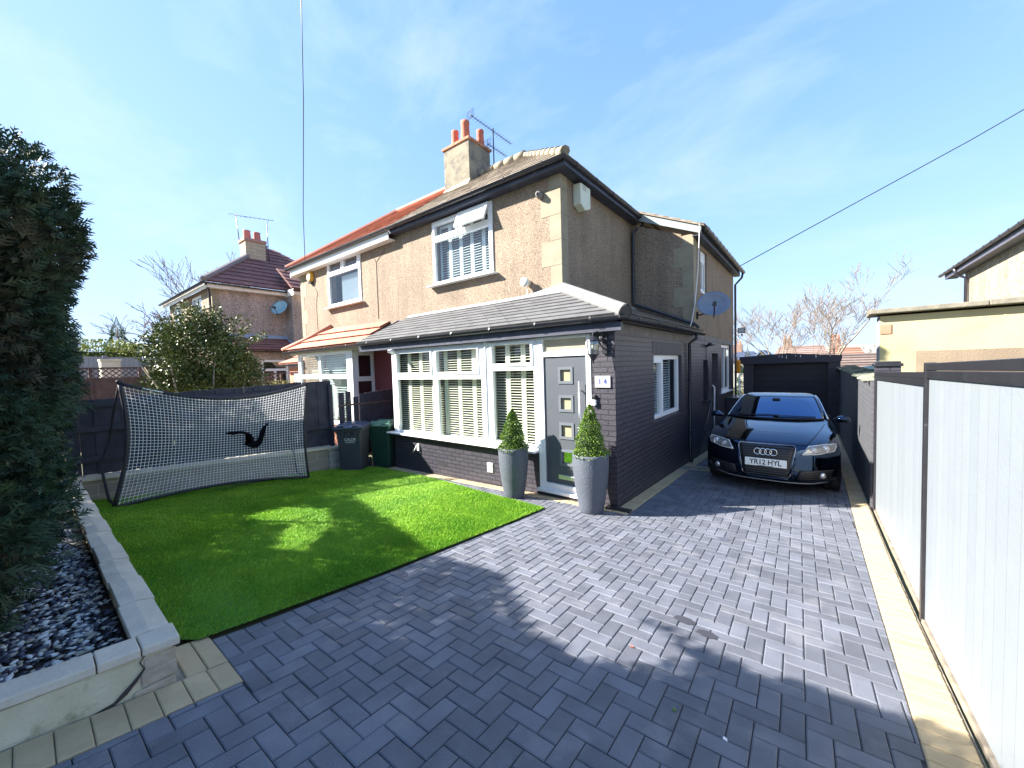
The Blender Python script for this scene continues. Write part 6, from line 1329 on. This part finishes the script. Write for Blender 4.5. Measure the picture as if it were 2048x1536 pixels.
# clipped hedge, fir, low shrub in next gardens
t = thing('clipped_hedge', (-26,3.2,2), 'yellow-green clipped hedge behind the weathered grey fence', 'hedge')
P, Nn = lobes(16000, [((-26,2.2,2.0),(1.2,2.0,1.75)), ((-26,4.2,1.95),(1.2,1.5,1.62))], .35, 5); D = unit(Nn+RNG.normal(0,.7,P.shape)+np.array([0,0,.3])); V, F = leaves(P, D, RNG.uniform(.07,.14,len(P)), .5); npmesh('crown', V, F, MT['green'], t)
m = MB(); m.box((-26.8,.7,.2),(-25.4,5.2,3.2)); part(m, 'shade_core', mat('hedge_shade', (.03,.045,.01), .95), t)  # dark block stands for shade within the hedge
t = thing('shrub', (-13.2,4.9,1), 'low sunlit yellow-green shrub in front of the short lattice fence', 'shrub')
P, Nn = lobes(3500, [((-12.6,4.75,1.25),(.5,1.0,.55))], .7, 2); D = unit(Nn+RNG.normal(0,.9,P.shape)); V, F = leaves(P, D, RNG.uniform(.03,.06,len(P)), .5); npmesh('crown', V, F, mat('straw_green', (.32,.30,.10), .8, island=.4, col2=(.45,.42,.18)), t)
def fir(name, base, H, R_, label, m_, n=9000):
    t = thing(name, base, label, 'tree'); h = RNG.random(n)**1.4; a = RNG.uniform(0, 6.283, n); rr = R_*(1-h)*(.35+.65*RNG.random(n)**.4)*(1+.22*np.sin(h*38)+.15*np.sin(a*5)); P = np.stack([base[0]+rr*np.cos(a), base[1]+rr*np.sin(a), base[2]+H*.06+h*H*.95-rr*.25], -1)
    D = unit(np.stack([np.cos(a), np.sin(a), .25+0*a], -1)+RNG.normal(0,.35,P.shape)); V, F = sprays(P, D, RNG.uniform(.5,1.1,n)*H*.07*(1.08-h), 3, .10); npmesh('crown', V, F, m_, t)
    m = MB(); m.tube([base, (base[0],base[1],base[2]+H*.9)], [H*.02,.02], 6); part(m, 'trunk', MT['bark'], t); return t
fir('fir_tree', (-40,4.6,-.5), 6.9, 2.0, 'small dark green fir standing alone beyond the clipped hedge', MT['green2'])
fir('fir_tree', (-3.6,30,-1.8), 4.6, 1.1, 'narrow dark evergreen just past the rear corner of the house', mat('dark_fir', (.015,.05,.025), .8, island=.4), 4000)
# bare trees left
baretree('bare_tree', (-45,6.4,0), 11.5, 'pale drooping bare birch rising behind the fir at the far left', pinkish, 5, .55, levels=6, up=-.02, twig=.022, thick=1)
baretree('bare_tree', (-45,12.0,0), 19, 'tall bare tree showing above the distant left house roof corner', pinkish, 8, .5, levels=6, up=.12, twig=.024)
baretree('bare_tree', (-45,15.0,0), 16.5, 'bare tree immediately left of the stone chimney', pinkish, 21, .5, levels=6, up=.10, twig=.024)
baretree('bare_tree', (-45,9.2,0), 10, 'low spreading bare tree between the birch and the left house', pinkish, 12, .7, levels=6, up=.05, twig=.028)
# bare trees right, behind the garage
baretree('bare_tree', (-1.05,22.5,-1.2), 7.2, 'bare multi-stemmed tree behind the right half of the garage', pale, 33, .55, lean=(.22,0), levels=7, up=.10, stems=2, twig=.0085, r0=.10)
baretree('bare_tree', (.2,24.0,-1.2), 8.6, 'tallest bare tree leaning right behind the garage', pale, 44, .6, lean=(.30,0), levels=7, up=.10, twig=.0085, r0=.12)
baretree('bare_tree', (-2.4,23.5,-1.2), 7.2, 'bare tree leaning left behind the left half of the garage', pale, 52, .6, lean=(-.35,0), levels=7, up=.06, twig=.0085, r0=.10)
baretree('bare_tree', (6.6,44,-1.5), 8.5, 'distant bare tree beside the yellow outbuilding', pinkish, 61, .45, levels=6, up=.2, twig=.026)
baretree('bare_tree', (-17,110,-3), 13, 'rounded bare tree on the far skyline beyond the dormer house', pinkish, 71, .8, levels=6, up=.05, twig=.04, r0=.25)
t = thing('bramble_thicket', (0,21.5,-1), 'tangle of pale brown bare shrubs just behind the garage roof', 'shrub')
m = twigs(170, (0,0,0), 2.6, .55, .008, 9, bend=.35); rn = random.Random(2)
V = np.array(m.v).reshape(170, -1, 3)
for k in range(170): V[k] += np.array([rn.uniform(-2.8,2.6), rn.uniform(20.6,22.5), -1.0+rn.uniform(-.3,.5)])
m.v = [tuple(v) for v in V.reshape(-1,3)]; part(m, 'stem', mat('bramble_twig', (.26,.19,.11), .9, .3, 2, col2=(.30,.17,.10)), t, recalc=False)
# far treeline and hillside
xs = np.linspace(-420, 420, 90); V, F = [], []
for i, x in enumerate(xs):
    h = 9+4*math.sin(x*.02)+2*math.sin(x*.07+1); V += [(x, 330, -4), (x, 420, h)]
    if i: F.append((2*i-2, 2*i, 2*i+1, 2*i-1))
o = npmesh('hills', V, F, mat('hill_wood', (.20,.20,.17), .95, .2, .05, col2=(.26,.25,.22))); tag(o, kind='structure')
n = 9000; a = RNG.uniform(-230, 230, n); d = RNG.uniform(120, 200, n); hz_ = 4.5+2.0*np.sin(a*.05)+1.2*np.sin(a*.17); P = np.stack([a, d, -4+RNG.random(n)*hz_*1.25+0], -1)
V, F = leaves(P, unit(RNG.normal(0,1,P.shape)+np.array([0,0,1.0])), RNG.uniform(.8,2.0,n), .30); tag(npmesh('far_wood', V, F, mat('far_bare_wood', (.24,.21,.19), .95, island=.3)), 'hazy grey-brown belt of bare winter trees on the far skyline', 'woodland', kind='stuff')
# ================================================================ FAR HOUSES (right background)
def farhouse(name, c, w, d, h, rh, label, wm, rm, dorm=0, gable=True, chim=True):
    x, y, z = c; t = thing(name, c, label, 'house'); m = MB(); m.box((x-w/2,y,z),(x+w/2,y+d,z+h)); part(m, 'wall', wm, t)
    if gable == 'x':
        for s in (-1, 1): m = MB(); m.slab([(x-w/2-.3,y-.3,z+h-.05),(x-w/2-.3,y+d+.3,z+h-.05),(x,y+d+.3,z+h+rh),(x,y-.3,z+h+rh)] if s < 0 else [(x+w/2+.3,y+d+.3,z+h-.05),(x+w/2+.3,y-.3,z+h-.05),(x,y-.3,z+h+rh),(x,y+d+.3,z+h+rh)], .15); part(m, 'roof', rm, t)
        m = MB(); m.prism([(x-w/2,y,z+h),(x+w/2,y,z+h),(x,y,z+h+rh-.1)], (0,d,0)); part(m, 'gable', wm, t)
    else:
        o_ = tiles(t, (x-w/2-.3,y-.3,z+h-.05), (x+w/2+.3,y-.3,z+h-.05), (x+w/2-.5,y+d/2,z+h+rh), (x-w/2+.5,y+d/2,z+h+rh), 9, rm, 'roof', th=.06); tiles(t, (x+w/2+.3,y+d+.3,z+h-.05), (x-w/2-.3,y+d+.3,z+h-.05), (x-w/2+.5,y+d/2,z+h+rh), (x+w/2-.5,y+d/2,z+h+rh), 6, rm, 'roof', th=.06)
    for k in range(2 if w > 4 else 1):
        m = MB(); xx = x-w/4+k*w/2 if w > 4 else x; m.box((xx-.5,y-.04,z+h-1.5),(xx+.5,y-.01,z+h-.4)); wn = part(m, 'window', 'white', t); m = MB(); m.box((xx-.42,y-.06,z+h-1.42),(xx+.42,y-.045,z+h-.48)); addchild(wn, c, m, 'pane', 'glassdark')
    if chim:
        m = MB(); m.box((x-w/4-.4,y+d/2-.3,z+h+rh-.5),(x-w/4+.4,y+d/2+.3,z+h+rh+.8)); cc = part(m, 'chimney', mat('far_brick', (.22,.13,.10), .9), t)
        for s in (-.2,.2): m = MB(); m.lathe([(.13,0),(.11,.45),(0,.45)], (x-w/4+s,y+d/2,z+h+rh+.8), 8); addchild(cc, c, m, 'chimney_pot', mat('far_pot', (.55,.2,.13), .9))
    return t
slate = mat('blue_slate', (.09,.12,.20), .7); brn = mat('far_brown_tile', (.15,.11,.095), .85, island=.2); palew = mat('far_pale_wall', (.36,.35,.33), .9)
farhouse('house', (-6.2,47,-2.2), 2.6, 5, 4.2, .9, 'white far house with blue slate dormer seen past the rear corner', palew, slate)
farhouse('house', (-4.2,45,-2.2), 2.4, 5, 3.4, 1.6, 'grey gabled far house with dark slate roof left of the bare trees', mat('far_grey_wall', (.42,.42,.42), .9), slate, gable='x', chim=False)
farhouse('house', (-1.4,52,-2.4), 5.0, 6, 4.0, 1.8, 'far house with pinkish brown roof half hidden behind the bare trees', palew, mat('far_pink_tile', (.22,.15,.13), .85, island=.2))
farhouse('house', (2.2,46,-2.4), 3.0, 6, 3.6, 1.7, 'far terracotta-roofed house directly behind the garage trees', palew, mat('far_red_tile', (.26,.13,.09), .85, island=.2))
farhouse('bungalow', (2.0,30,-2.0), 5.2, 6, 2.9, 1.3, 'low bungalow with long brown tiled roof between the garage and the yellow outbuilding', palew, brn, chim=False)
farhouse('bungalow', (7.5,50,-2.4), 5.0, 6, 4.0, 1.6, 'distant brown-roofed bungalow immediately left of the yellow outbuilding', palew, brn)
dkw = mat('brown_brick_wall', (.10,.07,.055), .9)
# houses across the road (reflected in windows and car, seen from other positions)
farhouse('house', (4,-22,-1), 9, 7, 5.2, 2.2, 'pebbledashed house across the road behind the viewer', dkw, brn)
farhouse('house', (20,-22,-1), 9, 7, 5.2, 2.2, 'second pebbledashed house across the road further right', dkw, brn)
# little things on the paving
for k, (x, y, c_, lb) in enumerate([(-.90,2.28,(.35,.10,.05),'tiny reddish weed tuft growing in a paving joint'), (-.55,1.93,(.16,.30,.05),'tiny green weed in a paving joint near the front')]):
    t = thing('weed', (x, y, float(gz(x,y))), lb, 'weed'); m = MB()
    for q in range(9): a = q*.7; m.tube([(x, y, gz(x,y)-.005), (x+.012*math.cos(a), y+.012*math.sin(a), gz(x,y)+.012)], [.002,.001], 3)
    part(m, 'stem', mat('weed_%d' % k, c_, .8), t)
t = thing('dead_leaf', (-.73,1.67,float(gz(-.7,1.7))), 'small white scrap lying on the shaded paving', 'litter'); x, y = -.33, 1.90; z = float(gz(x,y))
t.location = (x,y,z); m = MB(); m.prism([(x,y,z+.004),(x+.022,y-.006,z+.004),(x+.018,y+.008,z+.005),(x+.004,y+.012,z+.006)], (0,0,.002)); part(m, 'scrap', 'whitepaint', t)

MATST = [mat('oil_mark', (.045,.045,.055), .5), mat('damp_mark', (.09,.10,.14), .5)]
for k, (x, y, r) in enumerate([(-.72,2.80,.055),(-.56,2.72,.05),(-.80,4.72,.05)]):
    m = MB(); n = 16; m.add([(x, y, float(gz(x,y))+.0035)]+[(x+r*1.3*math.cos(2*math.pi*j/n)*(1+.15*math.sin(j*2.3)), y+r*.8*math.sin(2*math.pi*j/n)*(1+.12*math.sin(j*3.1)), float(gz(x,y+r*.8*math.sin(2*math.pi*j/n)))+.0035) for j in range(n)], [(0, 1+j, 1+(j+1)%n) for j in range(n)]); tag(m.build('oil_stain', MATST[k//2]), kind='structure')

n = 70; x = RNG.uniform(-7.6, -3.2, n); y = RNG.uniform(.6, 4.3, n); P = np.stack([x, y, gz(x, y)+.042], -1); D = unit(np.stack([RNG.normal(0,1,n), RNG.normal(0,1,n), RNG.normal(0,.15,n)], -1)); V, F = leaves(P, D, RNG.uniform(.012,.035,n), .5)
tag(npmesh('leaf_litter', V, F, mat('dry_leaf', (.16,.11,.05), .9, island=.4, col2=(.30,.25,.12))), 'scattered dry brown leaf fragments lying on the artificial turf', 'leaf litter', kind='stuff')
